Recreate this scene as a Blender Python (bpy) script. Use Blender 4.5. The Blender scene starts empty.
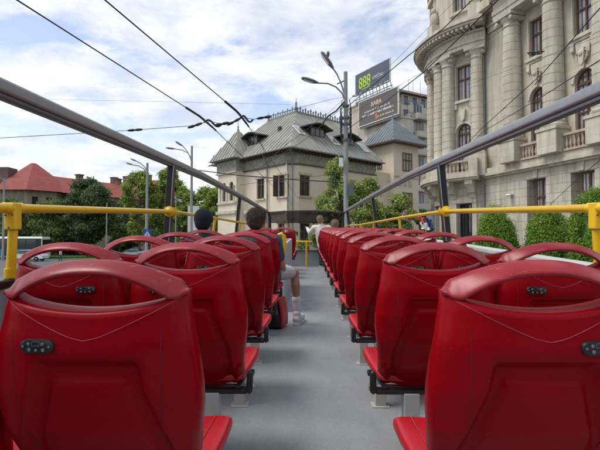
import bpy, bmesh, math, random
from mathutils import Vector, Matrix
import numpy as np
random.seed(7)
R = math.radians
# ------------------------------------------------------------------ camera, world, sun, exposure
scene = bpy.context.scene
COL = scene.collection
EYE = 3.6
PITCH = math.atan(14 / 450)
cam_d = bpy.data.cameras.new('camera'); cam = bpy.data.objects.new('camera', cam_d); COL.objects.link(cam)
cam_d.sensor_width = 36; cam_d.lens = 36 * 450 / 600; cam_d.clip_start = .05; cam_d.clip_end = 3000
cam.location = (0, 0, EYE); cam.rotation_euler = (R(90) + PITCH, 0, 0)
scene.camera = cam
scene.view_settings.view_transform = 'Standard'; scene.view_settings.look = 'None'
scene.view_settings.exposure = 0.08; scene.view_settings.gamma = 1.0; scene.view_settings.use_curve_mapping = False
SUN_EL, SUN_AZ = 58, 262            # azimuth clockwise from +Y: high, from the left
world = bpy.data.worlds.new('World'); scene.world = world; world.use_nodes = True
def build_world():
    nt = world.node_tree; N, L = nt.nodes, nt.links; N.clear()
    out = N.new('ShaderNodeOutputWorld'); bg = N.new('ShaderNodeBackground'); bg.inputs[1].default_value = .125
    sky = N.new('ShaderNodeTexSky'); sky.sky_type = 'NISHITA'; sky.sun_disc = False
    sky.sun_elevation = R(SUN_EL); sky.sun_rotation = R(SUN_AZ); sky.air_density = 1.0; sky.dust_density = .6
    tc = N.new('ShaderNodeTexCoord'); sep = N.new('ShaderNodeSeparateXYZ'); L.new(tc.outputs['Generated'], sep.inputs[0])
    def math_(op, a, b=None):
        m = N.new('ShaderNodeMath'); m.operation = op
        for i, v in enumerate((a, b)):
            if v is None: continue
            if isinstance(v, (int, float)): m.inputs[i].default_value = v
            else: L.new(v, m.inputs[i])
        return m.outputs[0]
    zc = math_('ADD', math_('MAXIMUM', sep.outputs[2], 0.0), .22)
    cb = N.new('ShaderNodeCombineXYZ')
    L.new(math_('DIVIDE', sep.outputs[0], zc), cb.inputs[0]); L.new(math_('DIVIDE', sep.outputs[1], zc), cb.inputs[1])
    def noise(scale, detail, rough, off, dist=0.0):
        mp = N.new('ShaderNodeMapping'); mp.inputs['Location'].default_value = off; L.new(cb.outputs[0], mp.inputs[0])
        mp.inputs['Scale'].default_value = (1, 1.15, 1); mp.inputs['Rotation'].default_value = (0, 0, R(-25))
        n = N.new('ShaderNodeTexNoise'); n.inputs['Scale'].default_value = scale; n.inputs['Detail'].default_value = detail
        n.inputs['Roughness'].default_value = rough; n.inputs['Distortion'].default_value = dist; L.new(mp.outputs[0], n.inputs[0]); return n.outputs[0]
    def ramp(x, stops):
        r = N.new('ShaderNodeValToRGB'); L.new(x, r.inputs[0]); e = r.color_ramp.elements
        while len(e) < len(stops): e.new(.5)
        for q, (p, c) in zip(e, stops): q.position = p; q.color = (*c, 1) if isinstance(c, tuple) else (c, c, c, 1)
        return r.outputs[0]
    big = noise(2.5, 10, .55, (3.1, 1.7, 0), .35)
    mask = ramp(big, [(.41, .08), (.49, .70), (.575, 1.0)])
    shade = ramp(noise(3.4, 8, .6, (8.3, 4.4, 1.0), .25), [(.36, (5.5, 6.0, 6.9)), (.50, (7.1, 7.35, 7.8)), (.60, (8.4, 8.45, 8.5))])
    boost = N.new('ShaderNodeMixRGB'); boost.blend_type = 'MULTIPLY'; boost.inputs[0].default_value = 1; boost.inputs[2].default_value = (2.1, 1.75, 1.6, 1)
    L.new(sky.outputs[0], boost.inputs[1])
    mx = N.new('ShaderNodeMixRGB'); L.new(mask, mx.inputs[0]); L.new(boost.outputs[0], mx.inputs[1]); L.new(shade, mx.inputs[2])
    L.new(mx.outputs[0], bg.inputs[0]); L.new(bg.outputs[0], out.inputs[0])
build_world()
sun_d = bpy.data.lights.new('sun', 'SUN'); sun = bpy.data.objects.new('sun', sun_d); COL.objects.link(sun)
sun_d.energy = 2.3; sun_d.angle = R(28); sun_d.color = (1, .95, .87)
sun.rotation_euler = (R(90 - SUN_EL), 0, R(180 - SUN_AZ))

# ------------------------------------------------------------------ helpers
def at(u, v, Y):                     # where the thing seen at photo position (u, v) stands, Y metres ahead
    a, b = (u - 300) / 450, (225 - v) / 450
    cp, sp = math.cos(PITCH), math.sin(PITCH)
    k = Y / (cp - sp * b); return Vector((a * k, Y, EYE + (sp + cp * b) * k))
def tag(o, label=None, cat=None, group=None, kind=None):
    if label: o['label'] = label
    if cat: o['category'] = cat
    if group: o['group'] = group
    if kind: o['kind'] = kind
    return o
def empty(name, loc=(0, 0, 0), rz=0, label=None, cat=None, group=None, M=None):
    o = bpy.data.objects.new(name, None); COL.objects.link(o); o.empty_display_size = .2
    if M is not None: o.matrix_world = M
    else: o.location = loc; o.rotation_euler = (0, 0, rz)
    return tag(o, label, cat, group)
def copy_tree(o, parent=None):
    c = o.copy(); COL.objects.link(c); c.parent = parent
    if parent is None: pass
    for ch in list(KIDS.get(o.name, [])):
        KIDS.setdefault(c.name, []).append(copy_tree(ch, c))
    return c
KIDS = {}
def link(name, me, mat, parent=None):
    o = bpy.data.objects.new(name, me); COL.objects.link(o)
    if mat is not None: me.materials.append(mat)
    if parent is not None:
        o.parent = parent; KIDS.setdefault(parent.name, []).append(o)
    return o
class MB:
    """collects shapes; build() links them as one mesh object; warp bends local coordinates"""
    def __init__(s, warp=None): s.v = []; s.f = []; s.warp = warp
    def add(s, vs, fs, M=None):
        n = len(s.v)
        for p in vs:
            p = Vector(p)
            if M is not None: p = M @ p
            if s.warp: p = s.warp(p)
            s.v.append(p)
        s.f += [tuple(i + n for i in f) for f in fs]
    def box(s, x0, x1, y0, y1, z0, z1, M=None, sx=None):
        if sx is None and s.warp and M is None: sx = max(1, int(abs(x1 - x0) / .3))
        k = sx or 1; vs = []; fs = []
        for i in range(k + 1):
            x = x0 + (x1 - x0) * i / k
            vs += [(x, y0, z0), (x, y1, z0), (x, y1, z1), (x, y0, z1)]
        for i in range(k):
            a = 4 * i
            for j in range(4): fs.append((a + j, a + 4 + j, a + 4 + (j + 1) % 4, a + (j + 1) % 4))
        fs += [(0, 1, 2, 3), (4 * k + 3, 4 * k + 2, 4 * k + 1, 4 * k)]
        s.add(vs, fs, M)
    def loft(s, rings, cap=True, M=None, closed=True):
        n = len(rings[0]); vs = [p for r in rings for p in r]; fs = []
        for i in range(len(rings) - 1):
            for j in range(n if closed else n - 1):
                a, b = i * n + j, i * n + (j + 1) % n
                fs.append((a, b, b + n, a + n))
        if cap and closed: fs += [tuple(range(n))[::-1], tuple(range((len(rings) - 1) * n, len(rings) * n))]
        s.add(vs, fs, M)
    def lathe(s, prof, n=16, M=None, c=(0, 0)):
        s.loft([[(c[0] + r * math.cos(2 * math.pi * k / n), c[1] + r * math.sin(2 * math.pi * k / n), z) for k in range(n)] for r, z in prof], M=M)
    def tube(s, pts, r, n=8, M=None, flat=None):
        pts = [Vector(p) for p in pts]; rings = []
        for i, p in enumerate(pts):
            d = (pts[min(i + 1, len(pts) - 1)] - pts[max(i - 1, 0)]).normalized()
            up = Vector((0, 0, 1)) if abs(d.z) < .9 else Vector((0, 1, 0))
            a = d.cross(up).normalized(); b = a.cross(d).normalized()
            rr = r[i] if isinstance(r, (list, tuple)) else r
            ra, rb = (rr, rr) if flat is None else (rr * flat[0], rr * flat[1])
            rings.append([p + a * ra * math.cos(2 * math.pi * k / n) + b * rb * math.sin(2 * math.pi * k / n) for k in range(n)])
        s.loft(rings, M=M)
    def bar(s, p, q, w, h, M=None):      # rectangular bar from p to q, w sideways, h upwards
        p, q = Vector(p), Vector(q); d = (q - p).normalized()
        up = Vector((0, 0, 1)) if abs(d.z) < .95 else Vector((0, 1, 0))
        a = d.cross(up).normalized() * w / 2; b = a.cross(d).normalized() * h / 2
        s.loft([[c - a - b, c + a - b, c + a + b, c - a + b] for c in (p, q)], M=M)
    def prism(s, poly, y0, y1, M=None):  # polygon in x, z pushed along y
        n = len(poly)
        s.loft([[(x, y, z) for x, z in poly] for y in (y0, y1)], M=M)
    def ball(s, c, r, n=12, m=8, M=None):
        r = (r, r, r) if isinstance(r, (int, float)) else r
        s.loft([[(c[0] + r[0] * math.sin(t) * math.cos(2 * math.pi * k / n), c[1] + r[1] * math.sin(t) * math.sin(2 * math.pi * k / n), c[2] - r[2] * math.cos(t)) for k in range(n)]
                for t in [.02 + (math.pi - .04) * i / m for i in range(m + 1)]], M=M)
    def capsule(s, a, b, ra, rb, n=14):
        a, b = Vector(a), Vector(b); d = b - a; L = d.length
        if L < 1e-6: return s.ball(a, ra)
        d.normalize(); up = Vector((0, 0, 1)) if abs(d.z) < .9 else Vector((0, 1, 0))
        e = d.cross(up).normalized(); g = e.cross(d).normalized(); rings = []
        for i in range(6):
            t = -math.pi / 2 + math.pi / 2 * i / 5 + (.03 if i == 0 else 0); rings.append((a + d * ra * math.sin(t), ra * math.cos(t)))
        for i in range(6):
            t = math.pi / 2 * i / 5 - (.03 if i == 5 else 0); rings.append((b + d * rb * math.sin(t), rb * math.cos(t)))
        s.loft([[c + e * r * math.cos(2 * math.pi * k / n) + g * r * math.sin(2 * math.pi * k / n) for k in range(n)] for c, r in rings])
    def build(s, name, mat, parent=None, smooth=35, bevel=0, fix=True, seg=2):
        me = bpy.data.meshes.new(name); me.from_pydata([tuple(p) for p in s.v], [], s.f)
        if fix:
            b = bmesh.new(); b.from_mesh(me); bmesh.ops.recalc_face_normals(b, faces=b.faces); b.to_mesh(me); b.free()
        me.validate()
        if smooth:
            me.shade_smooth(); me.set_sharp_from_angle(angle=R(smooth))
        o = link(name, me, mat, parent)
        if bevel:
            m = o.modifiers.new('bevel', 'BEVEL'); m.width = bevel; m.segments = seg; m.limit_method = 'ANGLE'; m.angle_limit = R(40); m.harden_normals = False
        return o
    def remesh(s, name, mat, parent=None, voxel=.012, it=3, noise=0):
        o = s.build(name + '_raw', None, None, smooth=0)
        m = o.modifiers.new('r', 'REMESH'); m.mode = 'VOXEL'; m.voxel_size = voxel
        m2 = o.modifiers.new('s', 'SMOOTH'); m2.factor = .5; m2.iterations = it
        dg = bpy.context.evaluated_depsgraph_get(); me = bpy.data.meshes.new_from_object(o.evaluated_get(dg))
        me.name = name; bpy.data.objects.remove(o); me.materials.clear(); me.shade_smooth()
        return link(name, me, mat, parent)

# ------------------------------------------------------------------ materials
def mat(name, col, rough=.6, var=0.12, scale=8, metal=0, bump=0, bscale=None, spec=.5, coat=0, col2=None, detail=6, coord='Object'):
    m = bpy.data.materials.new(name); m.use_nodes = True; nt = m.node_tree; N, L = nt.nodes, nt.links
    b = N['Principled BSDF']; b.inputs['Roughness'].default_value = rough; b.inputs['Metallic'].default_value = metal
    b.inputs['Specular IOR Level'].default_value = spec; b.inputs['Coat Weight'].default_value = coat
    b.inputs['Coat Roughness'].default_value = .15
    tc = N.new('ShaderNodeTexCoord'); n = N.new('ShaderNodeTexNoise'); n.inputs['Scale'].default_value = scale; n.inputs['Detail'].default_value = detail
    L.new(tc.outputs[coord], n.inputs[0])
    mx = N.new('ShaderNodeMixRGB'); L.new(n.outputs[0], mx.inputs[0])
    c1 = tuple(max(0, c * (1 - var * 1.6)) for c in col); c2 = col2 or tuple(min(1, c * (1 + var * 1.6)) for c in col)
    mx.inputs[1].default_value = (*c1, 1); mx.inputs[2].default_value = (*c2, 1)
    L.new(mx.outputs[0], b.inputs['Base Color'])
    if bump:
        n2 = N.new('ShaderNodeTexNoise'); n2.inputs['Scale'].default_value = bscale or scale * 6; n2.inputs['Detail'].default_value = 4; L.new(tc.outputs[coord], n2.inputs[0])
        bp = N.new('ShaderNodeBump'); bp.inputs['Strength'].default_value = bump; bp.inputs['Distance'].default_value = .01
        L.new(n2.outputs[0], bp.inputs['Height']); L.new(bp.outputs[0], b.inputs['Normal'])
    return m
def stone_mat(name, col, bw, bh, mortar=.012, stain=.25, joint=.62, axis='sum', strength=.6):
    m = mat(name, col, rough=.85, var=.05, scale=1.3, detail=8); nt = m.node_tree; N, L = nt.nodes, nt.links; b = N['Principled BSDF']
    src = b.inputs['Base Color'].links[0].from_socket
    tc = N.new('ShaderNodeTexCoord'); sp = N.new('ShaderNodeSeparateXYZ'); L.new(tc.outputs['Object'], sp.inputs[0])
    ad = N.new('ShaderNodeMath'); ad.operation = 'ADD'; L.new(sp.outputs[0], ad.inputs[0]); L.new(sp.outputs[1], ad.inputs[1])
    cb = N.new('ShaderNodeCombineXYZ'); L.new(ad.outputs[0], cb.inputs[0]); L.new(sp.outputs[2], cb.inputs[1])
    br = N.new('ShaderNodeTexBrick'); br.inputs['Scale'].default_value = 1; br.inputs['Brick Width'].default_value = bw; br.inputs['Row Height'].default_value = bh
    br.inputs['Mortar Size'].default_value = mortar; br.inputs['Mortar Smooth'].default_value = .3
    br.inputs['Color1'].default_value = (1, 1, 1, 1); br.inputs['Color2'].default_value = (.9, .89, .87, 1); br.inputs['Mortar'].default_value = (joint, joint, joint * .96, 1)
    L.new(cb.outputs[0], br.inputs[0])
    m1 = N.new('ShaderNodeMixRGB'); m1.blend_type = 'MULTIPLY'; m1.inputs[0].default_value = 1; L.new(src, m1.inputs[1]); L.new(br.outputs[0], m1.inputs[2])
    # rain streaks: noise stretched down the wall
    mp = N.new('ShaderNodeMapping'); mp.inputs['Scale'].default_value = (2.2, 2.2, .25); L.new(tc.outputs['Object'], mp.inputs[0])
    ns = N.new('ShaderNodeTexNoise'); ns.inputs['Scale'].default_value = 1.2; ns.inputs['Detail'].default_value = 9; ns.inputs['Roughness'].default_value = .7; L.new(mp.outputs[0], ns.inputs[0])
    rp = N.new('ShaderNodeValToRGB'); rp.color_ramp.elements[0].position = .38; rp.color_ramp.elements[0].color = (1 - stain, 1 - stain, 1 - stain * 1.1, 1); rp.color_ramp.elements[1].position = .6; rp.color_ramp.elements[1].color = (1, 1, 1, 1)
    L.new(ns.outputs[0], rp.inputs[0])
    m2 = N.new('ShaderNodeMixRGB'); m2.blend_type = 'MULTIPLY'; m2.inputs[0].default_value = 1; L.new(m1.outputs[0], m2.inputs[1]); L.new(rp.outputs[0], m2.inputs[2])
    L.new(m2.outputs[0], b.inputs['Base Color'])
    bp = N.new('ShaderNodeBump'); bp.inputs['Strength'].default_value = strength; bp.inputs['Distance'].default_value = .02; L.new(br.outputs[0], bp.inputs['Height']); L.new(bp.outputs[0], b.inputs['Normal'])
    return m
def leaf_mat(name, c1, c2, c3=None):
    m = bpy.data.materials.new(name); m.use_nodes = True; nt = m.node_tree; N, L = nt.nodes, nt.links; b = N['Principled BSDF']
    b.inputs['Roughness'].default_value = .55
    g = N.new('ShaderNodeNewGeometry'); r = N.new('ShaderNodeValToRGB'); L.new(g.outputs['Random Per Island'], r.inputs[0])
    e = r.color_ramp.elements; e[0].color = (*c1, 1); e[1].color = (*c2, 1)
    if c3: q = e.new(.93); q.color = (*c2, 1); e[2].color = (*c3, 1)
    L.new(r.outputs[0], b.inputs['Base Color'])
    t = N.new('ShaderNodeBsdfTranslucent'); L.new(r.outputs[0], t.inputs[0]); mx = N.new('ShaderNodeMixShader'); mx.inputs[0].default_value = .28
    L.new(b.outputs[0], mx.inputs[1]); L.new(t.outputs[0], mx.inputs[2]); L.new(mx.outputs[0], N['Material Output'].inputs[0])
    return m
def glass_mat(name, tint=(.85, .9, .9), alpha=.25):
    m = bpy.data.materials.new(name); m.use_nodes = True; nt = m.node_tree; N, L = nt.nodes, nt.links; N.remove(N['Principled BSDF'])
    t = N.new('ShaderNodeBsdfTransparent'); t.inputs[0].default_value = (*tint, 1); g = N.new('ShaderNodeBsdfGlossy'); g.inputs['Roughness'].default_value = .03
    f = N.new('ShaderNodeFresnel'); f.inputs[0].default_value = 1.45; mx = N.new('ShaderNodeMixShader'); L.new(f.outputs[0], mx.inputs[0]); L.new(t.outputs[0], mx.inputs[1]); L.new(g.outputs[0], mx.inputs[2])
    L.new(mx.outputs[0], N['Material Output'].inputs[0]); return m
M_red = mat('red seat plastic', (.245, .001, .0055), rough=.30, var=.16, scale=5, bump=.02, bscale=300, spec=.08, coat=.07)
M_redh = mat('worn red handle plastic', (.27, .008, .014), rough=.32, var=.2, scale=14, bump=.02, bscale=240, spec=.42)
M_redc = mat('red seat pan plastic', (.42, .006, .014), rough=.4, var=.1, scale=9, bump=.1, bscale=300)
M_seam = mat('pale red seam', (.38, .05, .06), rough=.5, var=.25, scale=30)  # crease lines in a lighter red than the seat plastic
M_groove = mat('dark seam', (.08, .003, .006), rough=.6)
M_black = mat('black plastic', (.012, .012, .013), rough=.4, bump=.1)
M_port = mat('port metal', (.30, .30, .32), rough=.35, metal=.7, scale=60)
M_ped = mat('seat leg paint', (.42, .42, .39), rough=.5, scale=12)
M_steel = mat('bare steel', (.45, .45, .46), rough=.35, metal=.9)
M_yel = mat('yellow handrail paint', (.78, .49, .012), rough=.30, var=.07, scale=12, bump=.08, bscale=90)
M_rail = mat('grey rail paint', (.30, .305, .32), rough=.32, metal=.45, var=.1, scale=20, bump=.06)
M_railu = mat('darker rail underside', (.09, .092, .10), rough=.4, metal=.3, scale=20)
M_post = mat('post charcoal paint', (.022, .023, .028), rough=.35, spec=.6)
M_trim = mat('aluminium trim', (.55, .55, .56), rough=.35, metal=.8)
M_panel = mat('grey bus panel', (.38, .405, .42), rough=.55, var=.08, scale=6)
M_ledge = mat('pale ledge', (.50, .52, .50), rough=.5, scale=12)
def wear(m, scuff, amount=.55, scale=(60, 9, 60), lo=.66):
    """per-object tint and fine scratches"""
    nt = m.node_tree; N, L = nt.nodes, nt.links; b = N['Principled BSDF']; src = b.inputs['Base Color'].links[0].from_socket
    oi = N.new('ShaderNodeObjectInfo'); mr = N.new('ShaderNodeMapRange'); L.new(oi.outputs['Random'], mr.inputs[0]); mr.inputs[3].default_value = .82; mr.inputs[4].default_value = 1.12
    a = N.new('ShaderNodeMixRGB'); a.blend_type = 'MULTIPLY'; a.inputs[0].default_value = 1; L.new(src, a.inputs[1]); L.new(mr.outputs[0], a.inputs[2])
    tc = N.new('ShaderNodeTexCoord'); off = N.new('ShaderNodeVectorMath'); L.new(tc.outputs['Object'], off.inputs[0]); L.new(oi.outputs['Random'], off.inputs[1])
    mp = N.new('ShaderNodeMapping'); mp.inputs['Scale'].default_value = scale; mp.inputs['Rotation'].default_value = (.3, .5, .8); L.new(off.outputs[0], mp.inputs[0])
    n = N.new('ShaderNodeTexNoise'); n.inputs['Scale'].default_value = 1.6; n.inputs['Detail'].default_value = 8; n.inputs['Roughness'].default_value = .7; L.new(mp.outputs[0], n.inputs[0])
    r = N.new('ShaderNodeValToRGB'); r.color_ramp.elements[0].position = lo; r.color_ramp.elements[0].color = (0, 0, 0, 1); r.color_ramp.elements[1].position = lo + .07; r.color_ramp.elements[1].color = (amount,) * 3 + (1,); L.new(n.outputs[0], r.inputs[0])
    c = N.new('ShaderNodeMixRGB'); L.new(r.outputs[0], c.inputs[0]); L.new(a.outputs[0], c.inputs[1]); c.inputs[2].default_value = (*scuff, 1); L.new(c.outputs[0], b.inputs['Base Color'])
    n2 = N.new('ShaderNodeTexNoise'); n2.inputs['Scale'].default_value = 7; n2.inputs['Detail'].default_value = 8; L.new(off.outputs[0], n2.inputs[0])
    q = N.new('ShaderNodeMapRange'); L.new(n2.outputs[0], q.inputs[0]); r0 = b.inputs['Roughness'].default_value; q.inputs[1].default_value = .3; q.inputs[2].default_value = .7; q.inputs[3].default_value = r0 * .75; q.inputs[4].default_value = r0 * 1.35; L.new(q.outputs[0], b.inputs['Roughness'])
wear(M_red, (.30, .05, .05), .35, (20, 4, 60)); wear(M_redh, (.42, .12, .12), .5, (14, 40, 60), .60)
wear(M_yel, (.35, .24, .10), .6, (30, 30, 30), .66)
def floor_mat():
    m = mat('speckled deck vinyl', (.34, .36, .372), rough=.52, var=.06, scale=2.5, bump=.25, bscale=350); nt = m.node_tree; N, L = nt.nodes, nt.links; b = N['Principled BSDF']
    src = b.inputs['Base Color'].links[0].from_socket; tc = N.new('ShaderNodeTexCoord'); v = N.new('ShaderNodeTexVoronoi'); v.inputs['Scale'].default_value = 170; L.new(tc.outputs['Object'], v.inputs[0])
    r = N.new('ShaderNodeValToRGB'); r.color_ramp.elements[0].position = .10; r.color_ramp.elements[0].color = (1.9, 1.9, 1.9, 1); r.color_ramp.elements[1].position = .28; r.color_ramp.elements[1].color = (1, 1, 1, 1); L.new(v.outputs['Distance'], r.inputs[0])
    mp = N.new('ShaderNodeMapping'); mp.inputs['Scale'].default_value = (3, .8, 1); L.new(tc.outputs['Object'], mp.inputs[0])
    d = N.new('ShaderNodeTexNoise'); d.inputs['Scale'].default_value = 3; d.inputs['Detail'].default_value = 9; L.new(mp.outputs[0], d.inputs[0])
    r2 = N.new('ShaderNodeValToRGB'); r2.color_ramp.elements[0].position = .35; r2.color_ramp.elements[0].color = (.92, .92, .92, 1); r2.color_ramp.elements[1].position = .62; L.new(d.outputs[0], r2.inputs[0])
    a = N.new('ShaderNodeMixRGB'); a.blend_type = 'MULTIPLY'; a.inputs[0].default_value = 1; L.new(src, a.inputs[1]); L.new(r.outputs[0], a.inputs[2])
    c = N.new('ShaderNodeMixRGB'); c.blend_type = 'MULTIPLY'; c.inputs[0].default_value = 1; L.new(a.outputs[0], c.inputs[1]); L.new(r2.outputs[0], c.inputs[2]); L.new(c.outputs[0], b.inputs['Base Color'])
    return m
M_floor = floor_mat(); wear(M_floor, (.14, .14, .14), .28, (9, 2.2, 9), .62)
M_asph = mat('asphalt', (.11, .11, .112), rough=.85, var=.18, scale=.5, bump=.4, bscale=60)
M_pave = stone_mat('pavement slabs', (.30, .29, .27), .6, .4, joint=.7)
M_kerb = mat('kerb stone', (.36, .35, .33), rough=.8, scale=4)
M_grass = mat('grass', (.06, .13, .022), rough=.9, var=.35, scale=3, bump=1, bscale=40)
M_paint = mat('road paint', (.7, .7, .68), rough=.7, var=.12, scale=5)
M_stone = stone_mat('limestone ashlar', (.60, .56, .46), 1.15, .42, stain=.30, joint=.80, strength=.4)
M_rust = stone_mat('rusticated limestone', (.59, .55, .455), 1.6, .52, mortar=.018, stain=.34, joint=.58, strength=.8)
M_carve = stone_mat('carved limestone', (.60, .56, .46), 60, 40, stain=.30, joint=1, strength=0)
M_shaft = stone_mat('column drums', (.46, .425, .34), 30, .52, mortar=.012, stain=.2, joint=.75)
M_wood = mat('brown window wood', (.105, .048, .03), rough=.5, var=.2)
M_pane = mat('window pane over curtain', (.30, .32, .33), rough=.08, var=.55, scale=1.6, spec=.8)
M_balu = mat('weathered baluster stone', (.44, .35, .275), rough=.85, var=.25, scale=5)
M_dark = mat('dark pane', (.03, .033, .036), rough=.06, var=.4, scale=2, spec=.8)
M_stucco = mat('cream stucco', (.70, .62, .475), rough=.9, var=.1, scale=.8, bump=.3, bscale=14, detail=9)
M_frieze = mat('painted green frieze', (.29, .305, .235), rough=.85, var=.4, scale=3.2, bump=.4, bscale=12)
M_zinc = mat('weathered zinc roof', (.285, .285, .255), rough=.6, var=.32, scale=.9, bump=.2)
M_blue = mat('blue grey slate roof', (.15, .18, .20), rough=.55, var=.28, scale=1.6)
M_conc = mat('stained concrete', (.46, .42, .355), rough=.9, var=.25, scale=.5, detail=10)
M_tile = mat('red roof tiles', (.25, .055, .042), rough=.8, var=.25, scale=1.2, detail=9)
M_brownr = mat('brown roof sheet', (.14, .085, .07), rough=.8, var=.25, scale=1.5)
M_wallL = stone_mat('old brick wall', (.36, .31, .24), .8, .3, stain=.3)
M_bark = mat('bark', (.09, .07, .05), rough=.95, var=.3, scale=8)
M_pole = mat('concrete pole', (.27, .27, .275), rough=.8, var=.12, scale=5)
M_lamp = mat('lamp housing', (.12, .12, .13), rough=.5)
M_wire = mat('wire', (.018, .018, .02), rough=.6)
M_white = mat('white paint', (.72, .72, .70), rough=.45)
M_teal = mat('teal bus paint', (.01, .22, .28), rough=.3, coat=.4)
M_iron = mat('grey iron', (.20, .22, .21), rough=.6)

# leaf clouds -------------------------------------------------------
def leaves(clumps, n, size, seed, shell=.45, droop=0):
    """many leaf-sized quads spread through ellipsoid clumps [(centre, radii)]"""
    g = np.random.default_rng(seed); cl = np.array([[*c, *r] for c, r in clumps], float)
    w = (cl[:, 3] * cl[:, 4] * cl[:, 5]) ** .75; idx = g.choice(len(cl), n, p=w / w.sum())
    d = g.normal(size=(n, 3)); d /= np.linalg.norm(d, axis=1)[:, None]
    rad = (shell + (1 - shell) * g.random(n)) ** .7 * (1 + .26 * g.normal(size=n)); P = cl[idx, :3] + d * cl[idx, 3:] * rad[:, None]
    nrm = d * .7 + g.normal(size=(n, 3)) * .75 + np.array([0, 0, .4]); nrm /= np.linalg.norm(nrm, axis=1)[:, None]
    t = np.cross(nrm, g.normal(size=(n, 3))); t /= np.linalg.norm(t, axis=1)[:, None]; b = np.cross(nrm, t)
    s = size * (.6 + .8 * g.random(n))[:, None]
    V = np.stack([P - t * s, P - b * s * .55 + nrm * s * .15, P + t * s, P + b * s * .55 + nrm * s * .15], 1).reshape(-1, 3)
    return V
def leaf_obj(name, V, m, parent):
    me = bpy.data.meshes.new(name); n = len(V) // 4
    me.vertices.add(len(V)); me.vertices.foreach_set('co', V.astype(np.float32).ravel())
    me.loops.add(4 * n); me.loops.foreach_set('vertex_index', np.arange(4 * n, dtype=np.int32))
    me.polygons.add(n); me.polygons.foreach_set('loop_start', np.arange(0, 4 * n, 4, dtype=np.int32))
    me.update(calc_edges=True); me.validate(); return link(name, me, m, parent)
def tree(loc, h, rad, label, group, m, n=9000, leaf=.16, seed=1, base=.25, tr=.16, trunk_m=None, name='deciduous_tree', nclump=44, flat=1.0, lean=(0, 0)):
    g = random.Random(seed); t = empty(name, loc, g.random() * 6, label, 'tree', group)
    cz = h * (1 + base) / 2; rz = h * (1 - base) / 2; mb = MB(); cl = []
    mb.tube([(0, 0, 0), (.05 * h * (g.random() - .5) + lean[0] * .5, .02 * h + lean[1] * .5, h * .35), (lean[0], lean[1], h * .7), (lean[0], lean[1], h * .9)], [tr, tr * .75, tr * .4, tr * .12], 9)
    for k in range(nclump):
        a = g.random() * 6.283; u = g.uniform(-.95, 1); q = math.sqrt(max(0, 1 - abs(u) ** 2.2)) * g.uniform(.25, .8)
        c = (lean[0] + rad * q * math.cos(a), lean[1] + rad * q * math.sin(a), cz + rz * u * .82)
        s = g.uniform(.16, .36) * rad; cl.append((c, (s, s, s * g.uniform(.6, .9) * flat)))
        z0 = max(h * .2, c[2] - rad * .8 * g.random() - .1 * h)
        mb.tube([(lean[0] * z0 / h, lean[1] * z0 / h, z0), ((c[0] + lean[0]) * .5, (c[1] + lean[1]) * .5, (z0 + c[2]) * .5 + .05 * h), c], [tr * .35, tr * .22, tr * .06], 6)
    mb.build('trunk', trunk_m or M_bark, t)
    leaf_obj('crown', leaves(cl, n, leaf, seed), m, t)
    return t
ML_light = leaf_mat('light green leaves', (.17, .24, .04), (.36, .42, .09), (.42, .40, .10))
ML_mid = leaf_mat('mid green leaves', (.08, .135, .03), (.20, .27, .07))
ML_dark = leaf_mat('dark green leaves', (.045, .085, .03), (.13, .19, .065))
ML_thuja = leaf_mat('thuja green', (.10, .22, .022), (.26, .42, .05), (.34, .46, .07))
ML_fresh = leaf_mat('fresh green leaves', (.19, .27, .055), (.42, .48, .14))
# ------------------------------------------------------------------ ground
def ground_z(x, y):
    t = min(1, max(0, (-x - 8) / 26)); t = t * t * (3 - 2 * t)
    return t * (.75 + .006 * min(60, max(0, y - 57)))
def sheet(name, x0, x1, y0, y1, nx, ny, m, dz, kind='structure'):
    mb = MB(); vs = []; fs = []
    for j in range(ny + 1):
        for i in range(nx + 1):
            x = x0 + (x1 - x0) * i / nx; y = y0 + (y1 - y0) * j / ny; vs.append((x, y, ground_z(x, y) + dz))
    for j in range(ny):
        for i in range(nx):
            a = j * (nx + 1) + i; fs.append((a, a + 1, a + nx + 2, a + nx + 1))
    mb.add(vs, fs); o = mb.build(name, m, None, smooth=60, fix=False); tag(o, kind=kind); return o
g_ = sheet('ground', -900, 900, -300, 1500, 180, 180, M_asph, 0)
# pavement beside the stone palace, with kerb
def solid_strip(name, pts, z0, z1, m):
    mb = MB(); n = len(pts); mb.add([(x, y, z0) for x, y in pts] + [(x, y, z1) for x, y in pts], [tuple(range(n, 2 * n))] + [(i, (i + 1) % n, n + (i + 1) % n, n + i) for i in range(n)])
    o = mb.build(name, m, None, smooth=0); tag(o, kind='structure'); return o
solid_strip('pavement', [(6.6, -20), (22, -20), (9.6, 33), (5.0, 33), (3.2, 26)], -.3, .13, M_pave)
solid_strip('kerb', [(6.4, -20), (6.58, -20), (3.18, 26.05), (3.0, 26)], -.3, .14, M_kerb)
solid_strip('villa_pavement', [(-9.5, 41), (-1.0, 33.0), (9.5, 41.5), (13, 52), (-12, 52)], -.3, .12, M_pave)
mb = MB()
for k in range(16):
    y = 10 + k * 5.5; mb.add([(-3.3 - .05 * k, y, 0.004), (-3.15 - .05 * k, y, 0.004), (-3.25 - .05 * k, y + 2.6, 0.004), (-3.4 - .05 * k, y + 2.6, 0.004)], [(0, 1, 2, 3)])
tag(mb.build('lane_marking', M_paint, None, smooth=0), kind='structure')
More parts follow.
